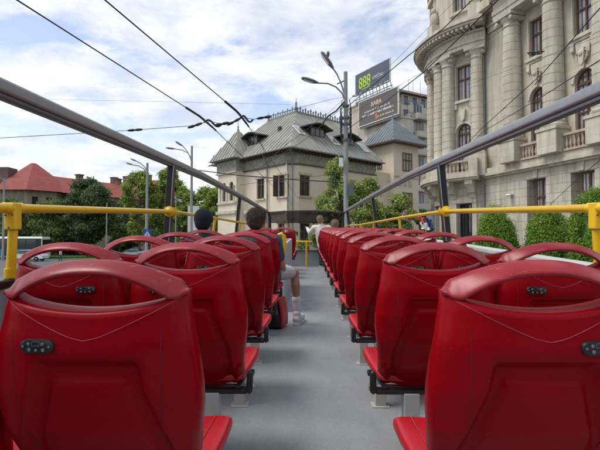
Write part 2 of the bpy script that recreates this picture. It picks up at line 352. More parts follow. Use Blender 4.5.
# grassy median on the left with a stone kerb
mb = MB(); P_ = [(-42, 62), (-24, 62), (-20.5, 66), (-24, 74), (-52, 74), (-56, 67)]
zz = [ground_z(x, y) for x, y in P_]
mb.add([(x, y, z - .3) for (x, y), z in zip(P_, zz)] + [(x, y, z + .16) for (x, y), z in zip(P_, zz)], [tuple(range(6, 12))] + [(i, (i + 1) % 6, 6 + (i + 1) % 6, 6 + i) for i in range(6)])
tag(mb.build('median_kerb', M_kerb, None, smooth=0), kind='structure')
Pg = [(-38 + (x + 38) * .975, 67.5 + (y - 67.5) * .93) for x, y in P_]
mb = MB(); mb.add([(x, y, ground_z(x, y) + .21) for x, y in Pg] + [(x, y, ground_z(x, y) + .1) for x, y in Pg], [tuple(range(6))] + [(i, (i + 1) % 6, 6 + (i + 1) % 6, 6 + i) for i in range(6)])
tag(mb.build('grass_lawn', M_grass, None, smooth=0), 'green mown grass on the traffic island at left', 'grass', kind='stuff')

# ------------------------------------------------------------------ the open top bus and its seats
YAW = math.atan((306.5 - 300) / 450); BP = math.atan((225 - 220) / 450) + PITCH
BUS = Matrix.Translation((0, 0, EYE)) @ Matrix.Rotation(-YAW, 4, 'Z') @ Matrix.Rotation(BP, 4, 'X')   # local: x right, y ahead, z above the eye
def dz(y): return 0 if y < 4.5 else -.014 * (y - 4.5)
FL = -1.07
bus = empty('tour_bus', M=BUS @ Matrix.Translation((0, 0, FL)), label='open top tour bus with grey deck, yellow handrails and black framed windscreen', cat='tour bus')
def B(p): return (p[0], p[1], p[2] - FL + dz(p[1]))     # eye-based bus coordinates to the bus's own
def bmb():
    return MB(warp=lambda p: Vector((p[0], p[1], p[2] - FL + dz(p[1]))))
def ysplit(mb, x0, x1, y0, y1, z0, z1, k=12):
    ys = [y0 + (y1 - y0) * i / k for i in range(k + 1)]
    mb.loft([[(x0, y, z0), (x1, y, z0), (x1, y, z1), (x0, y, z1)] for y in ys])
mb = bmb(); ysplit(mb, -1.19, 1.21, -3, 11.42, FL - .12, FL); mb.build('deck_floor', M_floor, bus, smooth=0)
for sx, x0, x1 in ((-1, -1.25, -1.19), (1, 1.21, 1.27)):
    mb = bmb(); ysplit(mb, x0, x1, -3, 11.6, FL - .2, -.225 if sx > 0 else -.27); mb.build('side_panel', M_panel, bus, smooth=0)
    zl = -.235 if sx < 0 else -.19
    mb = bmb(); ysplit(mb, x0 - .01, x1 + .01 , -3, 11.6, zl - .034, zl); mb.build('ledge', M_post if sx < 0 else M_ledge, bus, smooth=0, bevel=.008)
    # lower body shell
    mb = bmb(); ysplit(mb, x0, x1, -3.0, 11.6, -3.15, FL - .2, 6); mb.build('body_side', M_red, bus, smooth=0)
mb = bmb(); mb.box(-1.19, 1.21, 11.5, 11.6, -3.1, FL - .12); mb.box(-1.19, 1.21, -3.0, -2.94, -3.1, -.2); mb.build('body_end', M_red, bus, smooth=0)
for sx in (-1.1, 1.12):
    for y in (.2, 8.6):
        mb = MB(); Mw = Matrix.Translation(B((sx, y, -3.1))) @ Matrix.Rotation(R(90), 4, 'Y'); mb.lathe([(.3, -.13), (.47, -.13), (.5, -.09), (.5, .09), (.47, .13), (.3, .13)], 28, Mw)
        w = mb.build('wheel', M_black, bus); mb = MB(); mb.lathe([(.06, -.15), (.29, -.135), (.29, .135), (.06, .15)], 20, Mw); mb.build('rim', M_steel, w)
# heavy grey top rails
for sx in (-1, 1):
    o = 0 if sx < 0 else -.015
    pts = [(1.165, -2.9, .51), (1.165, 3, .51), (1.165, 5.0, .51), (1.155, 7, .48), (1.12, 8.6, .44), (1.05, 10.2, .37), (.985, 11.3, .31)]
    pts = [(sx * (x + o), y, z) for x, y, z in pts]
    def sect(cx, y, cz, w, h, r=.012, n=4):
        out = []
        for qx, qz, a0 in ((1, 1, 0), (-1, 1, 90), (-1, -1, 180), (1, -1, 270)):
            for k in range(n + 1):
                a = R(a0 + 90 * k / n); out.append((cx + qx * (w / 2 - r) + r * math.cos(a), y, cz + qz * (h / 2 - r) + r * math.sin(a)))
        return out
    # bend down to the windscreen corner
    end = [(sx * (.955 + o), 11.42, .27), (sx * (.95 + o), 11.45, .15), (sx * (.95 + o), 11.45, -.15)]
    mb = bmb(); rings = [sect(x, y, z, .052, .056, .014) for x, y, z in pts]
    mb.loft(rings); rail = mb.build('top_rail', M_rail, bus, smooth=50)
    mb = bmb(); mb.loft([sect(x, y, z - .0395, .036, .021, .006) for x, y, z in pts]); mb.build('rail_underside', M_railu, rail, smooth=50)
    mb = bmb(); mb.tube([pts[-1]] + end, .028, 10); mb.build('rail_bend', M_post, rail)
    for i, (yy, zt) in enumerate(((3.9, .475), (7.75, .42), (10.9, .30), (-1.2, .475))):
        xb = 1.215 if sx < 0 else 1.22; xt = (1.165 if yy < 6 else (1.145 if yy < 9 else 1.0)) + o
        if yy > 10: xb = 1.05
        mb = bmb(); xb *= sx; xt *= sx
        mb.loft([[(x - .026, yy - .045 + q, z), (x + .026, yy - .045 + q, z), (x + .026, yy + .045 + q, z), (x - .026, yy + .045 + q, z)] for x, z, q in ((xb, -.235, 0), (xt, zt, -.02))])
        p = mb.build('rail_post', M_post, bus, smooth=0, bevel=.008)
        mb = bmb(); xi = -sx * .029
        mb.loft([[(x + xi - .002, yy - .052 + q, z), (x + xi + .002, yy - .052 + q, z), (x + xi + .002, yy - .035 + q, z), (x + xi - .002, yy - .035 + q, z)] for x, z, q in ((xb, -.18, 0), (xt, zt - .005, -.02))])
        mb.build('trim_strip', M_trim, p, smooth=0)
# yellow handrails
for sx in (-1, 1):
    YC = 1.80 if sx < 0 else 1.87
    e = 0 if sx < 0 else .01
    pts = [(1.185, -2.8, .045), (1.185, -.5, .045), (1.185, YC, .048), (1.175, 3.84, .073)]
    mb = bmb(); mb.tube([(sx * (x + e), y, z) for x, y, z in pts], .019, 14); hr = mb.build('handrail', M_yel, bus)
    pts2 = [(1.175, 3.92, .073), (1.175, 5.75, .045), (1.16, 8, .0), (1.10, 10, -.04), (.97, 11.3, -.05)]
    mb = bmb(); mb.tube([(sx * (x + e), y, z) for x, y, z in pts2], .017, 12)
    for yy in (5.75, 7.9, 9.4): 
        xq = 1.17 if yy < 6 else (1.16 if yy < 9 else 1.12)
        mb.tube([(sx * (xq + e), yy, .04 - .022 * (yy - 5.7)), (sx * (xq + .04), yy, -.235)], .016, 10)
    mb.build('front_handrail', M_yel, bus)
    # round flanges where the handrail meets the black post
    for y_ in (3.835, 3.925):
        mb = MB(); Mf = Matrix.Translation(B((sx * (1.175 + e), y_, .073))) @ Matrix.Rotation(R(90), 4, 'X'); mb.lathe([(.02, -.012), (.044, -.010), (.046, .004), (.03, .012), (.02, .02)], 18, Mf)
        mb.build('flange', M_yel, hr)
    # cast clamp and short yellow post
    mb = bmb(); X = sx * (1.185 + e)
    for z0, z1, w in ((-.038, .070, .0225),):
        mb.loft([[(X + w * sg * math.cos(a) if False else X + (w + .002) * math.copysign(abs(math.cos(a)) ** .5, math.cos(a)), YC + (w + .004) * math.copysign(abs(math.sin(a)) ** .5, math.sin(a)), z) for a in [2 * math.pi * k / 20 for k in range(20)]] for z, sg in ((z0, 1), (z0 + .006, 1), (z1 - .008, 1), (z1, 1))])
    mb.tube([(X, YC - .055, .048), (X, YC + .055, .05)], .0225, 14)
    cl = mb.build('clamp', M_yel, hr, smooth=60, bevel=.004)
    mb = bmb()
    for dx, dzz in ((-.014, .02), (.014, .022), (.0, -.03)): mb.ball((X + dx, YC - .0265, dzz), (.004, .003, .004), 8, 5)
    mb.build('screw', M_railu, hr)
    mb = bmb(); mb.tube([(X, YC, -.04), (X + sx * .012, YC, -.235)], .018, 14); mb.tube([(X + sx * .012, YC, -.233), (X + sx * .012, YC, -.195)], .023, 14); mb.build('handrail_post', M_yel, hr)
# windscreen, front panel, guard rail
M_visor = glass_mat('tinted visor glass', (.38, .36, .39))
M_glass = glass_mat('clear glass', (.93, .96, .94))
n = 16; mb = bmb(); top = [(-.95 + 1.9 * i / n, .275 + .045 * (1 - (2 * i / n - 1) ** 2)) for i in range(n + 1)]
mb.loft([[(x, 11.46, z) for x, z in top] + [(x, 11.46, .02) for x, z in reversed(top)], [(x, 11.50, z) for x, z in top] + [(x, 11.50, .02) for x, z in reversed(top)]])
visor_mb = mb; mb = bmb()
for a in range(n): mb.bar((*top[a][:1], 11.47, top[a][1] + .012), (top[a + 1][0], 11.47, top[a + 1][1] + .012), .06, .028)
ws = mb.build('windscreen', M_railu, bus); vis = visor_mb.build('tinted_visor', M_visor, ws, smooth=0)
for x0, x1 in ((-.955, -.90), (.90, .955)): fr = bmb(); fr.box(x0, x1, 11.45, 11.51, -.72, .2); fr.build('windscreen_post', M_post, ws, bevel=.008)
mb = bmb(); mb.box(-.9, .9, 11.475, 11.483, -.68, .02); mb.build('glass_pane', M_glass, ws, smooth=0)
mb = bmb()
for x, z, w in ((-.36, .12, .17), (.30, .13, .14)): mb.box(x - w / 2, x + w / 2, 11.452, 11.459, z - .012, z + .012)
mb.build('grab_slot', M_black, vis, smooth=0)
mb = bmb(); mb.box(-1.18, 1.2, 11.40, 11.45, FL, -.69); mb.build('front_panel', M_panel, bus, smooth=0, bevel=.006)
mb = bmb(); mb.box(-1.18, 1.2, 11.34, 11.46, -.69, -.665); mb.build('front_ledge', M_railu, bus, smooth=0)
mb = bmb(); mb.tube([(0.0, 11.1, FL), (0.0, 11.1, -.44)], .024, 12); mb.tube([(-.27, 11.1, -.44), (.14, 11.1, -.44)], .021, 12); mb.tube([(-.27, 11.1, -.52), (-.27, 11.1, -.43)], .021, 12); mb.build('guard_rail', M_yel, bus)
# stair wall beside the aisle on the left, with its padded yellow grab handle
mb = bmb(); mb.box(-.285, -.245, 5.25, 7.6, FL, -.27); sw = mb.build('stair_wall', M_panel, bus, smooth=0, bevel=.012)
mb = bmb(); mb.box(-1.18, -.245, 7.6, 7.64, FL, -.27); mb.build('stair_end_wall', M_panel, bus, smooth=0, bevel=.01)
mb = bmb(); mb.tube([(-.33, 5.2, -.165), (-.285, 5.2, -.15), (-.262, 5.2, -.175), (-.258, 5.2, -.28), (-.255, 5.2, -.38)], [.018, .024, .026, .024, .016], 12); mb.build('grab_handle', M_yel, sw)
mb = bmb(); mb.box(-1.18, -.5, 5.6, 7.4, FL - .0, FL + .004); mb.build('stair_opening', M_black, bus, smooth=0)

# --- one seat, in its own coordinates: origin on the floor under the top of the backrest, y ahead
def seat_proto(mirror):
    t = empty('bus_seat', (0, 0, 0), 0)
    Z = lambda z: z - FL
    def ss(e0, e1, x): q = min(1, max(0, (x - e0) / (e1 - e0))); return q * q * (3 - 2 * q)
    def hw(z): 
        P = [(-.10, .203), (-.145, .204), (-.20, .210), (-.25, .218), (-.31, .228), (-.37, .234), (-.42, .233), (-.48, .226), (-.56, .214), (-.68, .205)]
        for (a, b), (c, d) in zip(P, P[1:]):
            if z >= c: q = (z - a) / (c - a); q = min(1, max(0, q)); return b + (d - b) * q
        return P[-1][1]
    def back(z):   # how far behind the handle top the rear surface lies
        P = [(-.09, 0), (-.15, .010), (-.2, .020), (-.27, .028), (-.36, .022), (-.46, .000), (-.56, -.045), (-.68, -.115)]
        for (a, b), (c, d) in zip(P, P[1:]):
            if z >= c: q = (z - a) / (c - a); q = min(1, max(0, q)); q = q * .5 + q * q * (3 - 2 * q) * .5; return b + (d - b) * q
        return P[-1][1]
    def rear(x, z):   # surface offset (towards the camera is negative y)
        h = hw(z); u = min(1, abs(x) / h); c = .072 * (1 - (1 - u ** 3.2) ** (.5)) if u < 1 else .072
        wr = .108 + .055 * ss(-.30, -.55, z); rc = .030 * ss(wr + .014, wr - .012, abs(x)) * ss(-.288, -.322, z) 
        pn = .008 * ss(wr - .026, wr - .038, abs(x)) * ss(-.338, -.358, z)
        return -back(z) + c + rc - pn
    zt = lambda x: -.194 + .022 * (min(1, abs(x) / .16)) ** 2 + .016 * ss(.150, .200, abs(x))
    nu, nv, zb = 64, 60, -.685
    vs = []; fs = []
    for j in range(nv + 1):
        t_ = j / nv
        for i in range(nu + 1):
            a = -1 + 2 * i / nu; a = math.copysign(1 - (1 - abs(a)) ** 1.35, a) if abs(a) > .0 else 0
            x0 = .204 * a; z = zt(x0) + (zb - zt(x0)) * t_; 
            if t_ > .9: z += .02 * (abs(a) ** 6) * (t_ - .9) / .1
            x = hw(z) * a; y = rear(x, z)
            if j == 0: y += .012
            vs.append((x, y, Z(z)))
    W = nu + 1
    for j in range(nv):
        for i in range(nu): fs.append((j * W + i, j * W + i + 1, (j + 1) * W + i + 1, (j + 1) * W + i))
    # front skin
    n0 = len(vs)
    for j in range(nv + 1):
        for i in range(nu + 1):
            x, y, z = vs[j * W + i]; a = abs(x) / hw(z + FL)
            yf = max(y + .003, -back(z + FL) + .072 + .028 * ss(1, .82, a) * 0 + .0 + .018 * math.sin(min(1, j / nv) * 3.14) - .012 * (1 - a * a)); vs.append((x, yf, z))
    for j in range(nv):
        for i in range(nu): fs.append((n0 + j * W + i, n0 + (j + 1) * W + i, n0 + (j + 1) * W + i + 1, n0 + j * W + i + 1))
    for i in range(nu):
        fs.append((i, n0 + i, n0 + i + 1, i + 1)); k = nv * W; fs.append((k + i, k + i + 1, n0 + k + i + 1, n0 + k + i))
    for j in range(nv):
        a, b = j * W, (j + 1) * W; fs.append((a, b, n0 + b, n0 + a)); a += nu; b += nu; fs.append((a, n0 + a, n0 + b, b))
    mb = MB(); mb.add(vs, fs); mb.build('backrest', M_red, t, smooth=55, fix=False)
    # arched grab handle over the opening
    mb = MB(); rings = []
    for i in range(-30, 31):
        x = .204 * math.sin(i / 30 * math.pi / 2 * .93) / math.sin(math.pi / 2 * .93); ax = abs(x); e = min(1, ax / .205) ** 4
        zo = -.088 - .054 * (ax / .205) ** 2.2; zi = max(-.118 - .047 * (ax / .155) ** 2.3, -.176)
        end = ss(.182, .204, ax); zo -= .022 * end ** 2; zi += .016 * end ** 2; hv = (zo - zi) / 2 * (1 - .45 * end ** 2); zc = (zo + zi) / 2; yc = .010 + .036 * e; dy = .024 - .006 * e; th_ = .0088 * (1 - .25 * end)
        ln = math.hypot(dy, hv); ty, tz = -hv / ln * th_, dy / ln * th_
        rings.append([(x, yc + dy * c_ + ty * s_, Z(zc) + hv * .86 * c_ + tz * s_) for c_, s_ in [(math.copysign(abs(math.cos(q)) ** .7, math.cos(q)), math.copysign(abs(math.sin(q)) ** .7, math.sin(q))) for q in [2 * math.pi * k / 20 for k in range(20)]]])
    mb.loft(rings); mb.build('grab_handle', M_redh, t, smooth=70)
    # pale chevron seam and two dark vertical seams on the rear
    mb = MB(); pts = []
    for i in range(31):
        a = -1 + 2 * i / 30; x = .186 * a; z = -.258 + .084 * abs(a) ** 1.15 + .004 * math.exp(-(a * 9) ** 2); pts.append((x, rear(x * 1.0, z) - .0005, Z(z)))
    mb.tube(pts, .0008, 6); mb.build('chevron_seam', M_seam, t)
    for s in (-1, 1):
        mb = MB(); mb.tube([(s * (.160 - .012 * q), rear(s * (.160 - .012 * q), -.232 - q * .42) + .0002, Z(-.232 - q * .42)) for q in [i / 16 for i in range(17)]], .0011, 6)
        mb.build('side_seam', M_groove, t)
    # seat pan
    mb = MB(); rings = []
    for y, h, zc, th in ((.135, .20, -.655, .02), (.15, .21, -.645, .035), (.22, .225, -.640, .045), (.34, .238, -.632, .05), (.42, .240, -.628, .055), (.452, .236, -.640, .045), (.465, .225, -.652, .025)):
        ring = []
        for k in range(28):
            q = 2 * math.pi * k / 28; px = math.copysign(abs(math.cos(q)) ** .35, math.cos(q)); pz = math.copysign(abs(math.sin(q)) ** .45, math.sin(q))
            zz_ = zc + pz * th / 1.0 * .55 - (.014 * (1 - px * px) if pz > 0 else 0)
            ring.append((px * h, y, Z(zz_)))
        rings.append(ring)
    mb.loft(rings); mb.build('seat_pan', M_redc, t, smooth=60)
    for s in (-1, 1):
        mb = MB(); mb.tube([(s * .165, .16, Z(-.6225)), (s * .175, .25, Z(-.6185)), (s * .19, .42, Z(-.600))], .0012, 5)
        mb.build('pan_seam', M_seam, t)
    # underframe, pivot covers, bracket, legs
    mb = MB(); mb.box(-.225, .225, .09, .135, Z(-.706), Z(-.688)); mb.box(-.225, .225, .33, .37, Z(-.715), Z(-.695))
    for s in (-1, 1): mb.box(s * .19 - .012, s * .19 + .012, .10, .37, Z(-.697), Z(-.675))
    mb.build('seat_frame', M_black, t, smooth=0, bevel=.004)
    for s in (-1, 1):
        mb = MB(); mb.prism([(.013, -.705), (.013, -.63), (.0, -.618), (-.011, -.63), (-.013, -.705), (0, -.715)], -.016, .016, Matrix.Translation((s * .236, .20, -FL)) @ Matrix.Rotation(R(-8), 4, 'X'))
        mb.build('pivot_cover', M_black, t, bevel=.006)
    mb = MB(); mb.tube([(-.245, .17, Z(-.705)), (.245, .17, Z(-.705))], .013, 10); mb.build('frame_tube', M_steel, t)
    y = .11; mb = MB(); X = -mirror * .082
    mb.box(X - .031, X + .031, y - .028, y + .028, .004, Z(-.70)); mb.box(X - .05, X + .05, y - .04, y + .04, 0.0, .007); mb.build('leg', M_ped, t, smooth=0, bevel=.005)
    # socket plate for headphones and usb
    cx, cz = -mirror * .0 + mirror * -.0, -.258
    return t, rear, Z
def socket(t, rear, Z, sx):
    cx, cz = sx * .097, -.265; y = rear(cx, cz); tilt = math.atan2(rear(cx, cz + .012) - rear(cx, cz - .012), .024)
    yaw = math.atan2(rear(cx + .02, cz) - rear(cx - .02, cz), .04)
    Mx = Matrix.Translation((cx, y - .002, Z(cz))) @ Matrix.Rotation(yaw, 4, 'Z') @ Matrix.Rotation(-tilt, 4, 'X')
    mb = MB(); ring = lambda yy, s: [(s * (.019 * math.copysign(1, math.cos(a)) + .0175 * math.cos(a)), yy, s * .0145 * math.copysign(abs(math.sin(a)) ** .75, math.sin(a))) for a in [2 * math.pi * (k + .5) / 28 for k in range(28)]]
    mb.loft([ring(.006, 1.02), ring(-.003, 1.0), ring(-.005, .95)], M=Mx); pl = mb.build('socket_plate', M_black, t, smooth=60)
    mb = MB()
    for px, pz, r in ((-.0165, .0055, .0036), (.0145, .0055, .0036), (-.0145, -.0065, .0038), (.0165, -.0065, .0038), (.0005, -.0072, .0030), (-.029, 0, .0026), (.029, 0, .0026)):
        Mp = Mx @ Matrix.Translation((px, -.0052, pz)) @ Matrix.Rotation(R(90), 4, 'X'); mb.lathe([(r, -.001), (r, .0008), (r * .55, .0011), (r * .5, .0002)], 12, Mp)
    mb.build('jack', M_port, pl)
    mb = MB()
    for a, b, c, d in ((-.009, .008, .0098, .0105), (-.009, .008, .0010, .0017), (-.009, -.0083, .001, .0105), (.0073, .008, .001, .0105)): mb.box(a, b, -.0058, -.0048, c, d, Mx)
    mb.build('usb_port', M_port, pl, smooth=0)
protos = {}
for sx in (-1, 1):
    t, rear, Z = seat_proto(sx); socket(t, rear, Z, sx); protos[sx] = t
used = set()
NUM = ['nearest', 'second', 'third', 'fourth', 'fifth', 'sixth', 'seventh', 'eighth', 'ninth', 'tenth', 'eleventh', 'twelfth', 'thirteenth', 'foremost']
def put_seat(x, y, sock, label, group):
    p = protos[sock]
    if sock in used: p = copy_tree(p)
    used.add(sock)
    p.matrix_world = BUS @ Matrix.Translation((x, y, FL + dz(y) + dz(y) * 0)) @ Matrix.Rotation(R(random.uniform(-.5, .5)), 4, 'Z')
    tag(p, label, 'bus seat', group); return p
ROW = [.962 + .76 * i for i in range(14)]
for i, y in enumerate(ROW):
    nm = NUM[i]
    put_seat(.506, y, 1, f'red plastic seat on the right edge of the aisle, {nm} row ahead of the camera', 'red seats right of the aisle')
    put_seat(.958, y, -1, f'red plastic seat by the right bus side, {nm} row ahead of the camera', 'red seats right of the aisle')
    if i < 5:
        put_seat(-.469, y, -1, f'red plastic seat on the left edge of the aisle, {nm} row ahead of the camera', 'red seats left of the aisle')
        put_seat(-.936, y, 1, f'red plastic seat by the left bus side, {nm} row ahead of the camera', 'red seats left of the aisle')
for y, nm in ((8.55, 'directly beyond the stair wall'), (9.3, 'middle row beyond the stair wall'), (10.05, 'front row under the windscreen')):
    put_seat(-.469, y, -1, f'red plastic seat left of the aisle, {nm}', 'red seats in the front left block')
    put_seat(-.936, y, 1, f'red plastic seat by the left side, {nm}', 'red seats in the front left block')
# ------------------------------------------------------------------ people
M_skin = mat('tanned skin', (.36, .19, .12), rough=.5, var=.12, scale=25, bump=.15)
M_skinf = mat('fair skin', (.52, .32, .24), rough=.5, var=.1, scale=25)
M_hair = mat('dark brown hair', (.05, .034, .024), rough=.45, var=.5, scale=70, bump=1, bscale=160)
M_hairg = mat('sandy hair', (.30, .23, .16), rough=.6, var=.3, scale=60, bump=.8, bscale=150)
M_navy = mat('navy knit cap', (.012, .014, .024), rough=.95, var=.3, scale=80, bump=1, bscale=240)
M_shirtw = mat('white cotton', (.72, .70, .66), rough=.85, var=.06, scale=10, bump=.3, bscale=30)
M_shirtb = mat('slate shirt', (.05, .06, .085), rough=.9, var=.15, scale=12)
M_shirtp = mat('faded pink top', (.42, .16, .15), rough=.9, var=.15, scale=12)
M_shorts = mat('pale grey shorts', (.42, .43, .43), rough=.9, var=.18, scale=18, bump=.3, bscale=60)
M_sock = mat('white sock', (.66, .66, .63), rough=.95, var=.08, scale=60, bump=.5, bscale=200)
M_shoe = mat('white sneaker leather', (.62, .62, .60), rough=.6, var=.15, scale=25)
def person(label, J, skin, top, bottom=None, hair=None, hair_kind='hair', voxel=.011, parent_M=None, long_sleeve=False, shoes=None, socks=None, group=None):
    """J: joint positions. One continuous body, clothes and hair as children."""
    V = {k: Vector(v) for k, v in J.items()}
    root = Matrix.Translation(V['root']); t = empty('person', M=(parent_M or Matrix.Identity(4)) @ root, label=label, cat='person', group=group)
    for k in V: V[k] = V[k] - Vector(J['root'])
    fwd = V.get('look', Vector((0, 1, 0))) + Vector(J['root']); fwd = fwd.normalized(); side = fwd.cross(Vector((0, 0, 1))).normalized(); up = side.cross(fwd).normalized()
    H = V['head']; mb = MB(); cap = mb.capsule
    pel, che, nek = V['pelvis'], V['chest'], V['neck']; sr, sl = V['shoulder_r'], V['shoulder_l']
    ac = (sr - sl).normalized()
    # trunk
    for s in (-1, 1): cap(pel + ac * .075 * s, che + ac * .075 * s, .10, .105)
    cap(pel, che, .11, .115); cap(sl, sr, .058, .058); cap(sl * .6 + che * .4, sr * .6 + che * .4, .075, .075)
    cap(che + Vector((0, 0, .05)), nek, .075, .055); cap(nek, H - up * .05, .055, .056)
    # head: skull, face, jaw, nose, ears
    F = Matrix((side, fwd, up)).transposed().to_4x4(); F.translation = H
    mb.ball((0, -.012, .022), (.076, .094, .092), 18, 12, F); mb.ball((0, .022, -.03), (.060, .068, .085), 16, 10, F); mb.ball((0, .052, -.083), (.034, .030, .028), 10, 8, F)
    mb.loft([[(-.010, .083, .022), (.010, .083, .022), (.008, .092, .02), (-.008, .092, .02)], [(-.017, .083, -.03), (.017, .083, -.03), (.012, .112, -.026), (-.012, .112, -.026)]], M=F)
    for s in (-1, 1): mb.ball((s * .078, -.004, -.008), (.012, .020, .032), 10, 8, F)
    mb.ball((0, .083, -.058), (.024, .010, .009), 8, 6, F)
    def arm(s, m):
        a, b, c = V['shoulder_' + s], V['elbow_' + s], V['wrist_' + s]; m.capsule(a, b, .050, .039); m.capsule(b, c, .039, .026)
        return a, b, c
    for s in 'rl':
        if 'elbow_' + s in V:
            a, b, c = arm(s, mb); d = (c - b).normalized(); o = d.cross(Vector((0, 0, 1))).normalized(); p = c + d * .07
            for q in (-1, 0, 1): cap(c + o * .012 * q, p + o * .024 * q, .019, .015)
            for q, L_ in ((-1.5, .062), (-.5, .075), (.5, .072), (1.5, .056)):
                k0 = p + o * .019 * q; k1 = k0 + d * L_ * .5 - Vector((0, 0, .008)); k2 = k1 + d * L_ * .38 - Vector((0, 0, .022)); cap(k0, k1, .0095, .009); cap(k1, k2, .009, .0075)
            sg = 1 if s == 'r' else -1
            k0 = c + d * .025 - o * .022 * sg; k1 = k0 + d * .03 - o * .025 * sg - Vector((0, 0, .012)); cap(k0, k1, .012, .010); cap(k1, k1 + d * .028 - Vector((0, 0, .008)), .010, .008)
        if 'knee_' + s in V:
            h, k, an, to = V['hip_' + s], V['knee_' + s], V['ankle_' + s], V['toe_' + s]
            cap(h, k, .082, .050); sh = (an - k); calf = k + sh * .3 + Vector((0, -.012, 0)); cap(k, k + sh * .12, .050, .043); cap(k + sh * .12, calf, .043, .050); cap(calf, k + sh * .62, .050, .035); cap(k + sh * .62, an, .035, .030); cap(an - Vector((0, 0, .03)), to, .034, .026)
    mb.remesh('body', skin, t, voxel, 2)
    # eyes
    for s in (-1, 1):
        m = MB(); m.ball((s * .031, .074, .018), (.012, .009, .008), 10, 8, F); m.build('eye', M_shirtw, t)
    # hair or cap
    m = MB()
    if hair_kind == 'cap': m.ball((0, -.012, .036), (.091, .108, .100), 20, 14, F); m.ball((0, -.05, .0), (.076, .066, .085), 16, 12, F)
    elif hair_kind == 'short': m.ball((0, -.020, .040), (.079, .094, .085), 20, 14, F); m.ball((0, -.05, .0), (.070, .055, .07), 16, 12, F)
    else:
        g = random.Random(3); m.ball((0, -.016, .042), (.086, .100, .088), 20, 14, F); m.ball((0, -.048, .002), (.080, .066, .085), 16, 12, F)
        for k in range(0):
            a = g.uniform(0, 6.28); q = g.uniform(.1, 1.45); d = Vector((math.sin(q) * math.cos(a), math.sin(q) * math.sin(a) - .25, math.cos(q)))
            c = Vector((0, -.02, .03)) + Vector((d.x * .082, d.y * .096, d.z * .088)); m.capsule(F @ c, F @ (c + Vector((d.x * .004 + g.uniform(-.018, .018), -.012, g.uniform(-.028, -.008)))), .010, .006, 6)
    m.remesh('cap' if hair_kind == 'cap' else 'hair', hair, t, max(.005, voxel * .6), 1)
    if hair_kind != 'cap':
        hv, hf = [], []; g = random.Random(8); L0 = .035 if hair_kind == 'messy' else .016
        for k in range(3800):
            a = g.uniform(0, 6.2832); q = math.acos(1 - g.random() * 1.35); d = Vector((math.sin(q) * math.cos(a), math.sin(q) * math.sin(a), math.cos(q)))
            if d.y > .35 and d.z < .45: continue
            sc = 1.04 if hair_kind == 'messy' else 1.0; c = Vector((d.x * .084 * sc, -.017 + d.y * .099 * sc, .040 + d.z * .087 * sc))
            dn_ = (Vector((0, -.15, -1)) - d * (d.z * -1)).normalized() if False else (Vector((g.uniform(-.6, .6), g.uniform(-.6, .35), -1)) - d * Vector((0, 0, -1)).dot(d)).normalized(); w_ = d.cross(dn_).normalized() * .0011
            e = c + dn_ * L0 * g.uniform(.5, 1.2) + d * g.uniform(.0, .007); n0 = len(hv); hv += [F @ (c - w_), F @ (c + w_), F @ (e + w_ * .4), F @ (e - w_ * .4)]; hf.append((n0, n0 + 1, n0 + 2, n0 + 3))
        ms = MB(); ms.add(hv, hf); hs = ms.build('hair_strand', hair, t, smooth=0, fix=False); hs['kind'] = 'stuff'
    # top
    m = MB()
    for s in (-1, 1): m.capsule(pel + ac * .078 * s - Vector((0, 0, .03)), che + ac * .080 * s, .118, .118)
    m.capsule(pel - Vector((0, 0, .03)), che, .125, .130); m.capsule(sl, sr, .072, .072); m.capsule(sl * .6 + che * .4, sr * .6 + che * .4, .09, .09); m.capsule(che + Vector((0, 0, .06)), nek - Vector((0, 0, .015)), .085, .064)
    for s in 'rl':
        if 'elbow_' + s in V:
            a, b, c = V['shoulder_' + s], V['elbow_' + s], V['wrist_' + s]; m.capsule(a, b if long_sleeve else a + (b - a) * .6, .066, .056)
            if long_sleeve: m.capsule(b, b + (c - b) * .92, .054, .040)
    m.remesh('shirt', top, t, voxel, 3)
    if bottom:
        m = MB(); m.capsule(V['hip_l'], V['hip_r'], .112, .112); m.capsule(pel, pel + Vector((0, 0, .05)), .12, .115)
        for s in 'rl':
            if 'knee_' + s in V:
                k = V['knee_' + s]; h = V['hip_' + s]; full = shoes == 'full'; m.capsule(h, h + (k - h) * (.78 if not full else 1), .094, .066 if not full else .062)
                if full: m.capsule(k, V['ankle_' + s], .068, .05)
        m.remesh('trousers' if shoes == 'full' else 'shorts', bottom, t, voxel, 3)
    if shoes:
        for s in 'rl':
            k, an, to = V['knee_' + s], V['ankle_' + s], V['toe_' + s]
            if shoes != 'full': m = MB(); m.capsule(an + (k - an) * .36, an + (k - an) * .1, .043, .038); m.capsule(an + (k - an) * .36, an + (k - an) * .33, .046, .046); m.capsule(an, an - Vector((0, 0, .03)), .039, .038); m.remesh('sock', M_sock, t, .007, 2)
            m = MB(); d = (to - an); d.z = 0; d.normalize(); q = an - Vector((0, 0, .055)); m.capsule(q - d * .03, q + d * .06, .042, .042); m.capsule(q + d * .06, to, .042, .034); m.capsule(an - d * .01, q, .042, .045)
            sh = m.remesh('shoe', M_shoe if shoes != 'full' else M_black, t, .008, 2)
            m = MB(); o = d.cross(Vector((0, 0, 1))); b0 = to.z - .034
            outl = [(-.075, -.03), (-.08, 0), (-.075, .03), (0, .038), (.1, .042), (.16, .04), (.20, .02), (.205, 0), (.2, -.02), (.16, -.04), (.1, -.042), (0, -.038)]
            m.loft([[Vector((q.x, q.y, z)) + d * a + o * b for a, b in outl] for z in (b0 - .012, b0 + .014)]); m.build('sole', M_white, sh, bevel=.004)
    return t, V
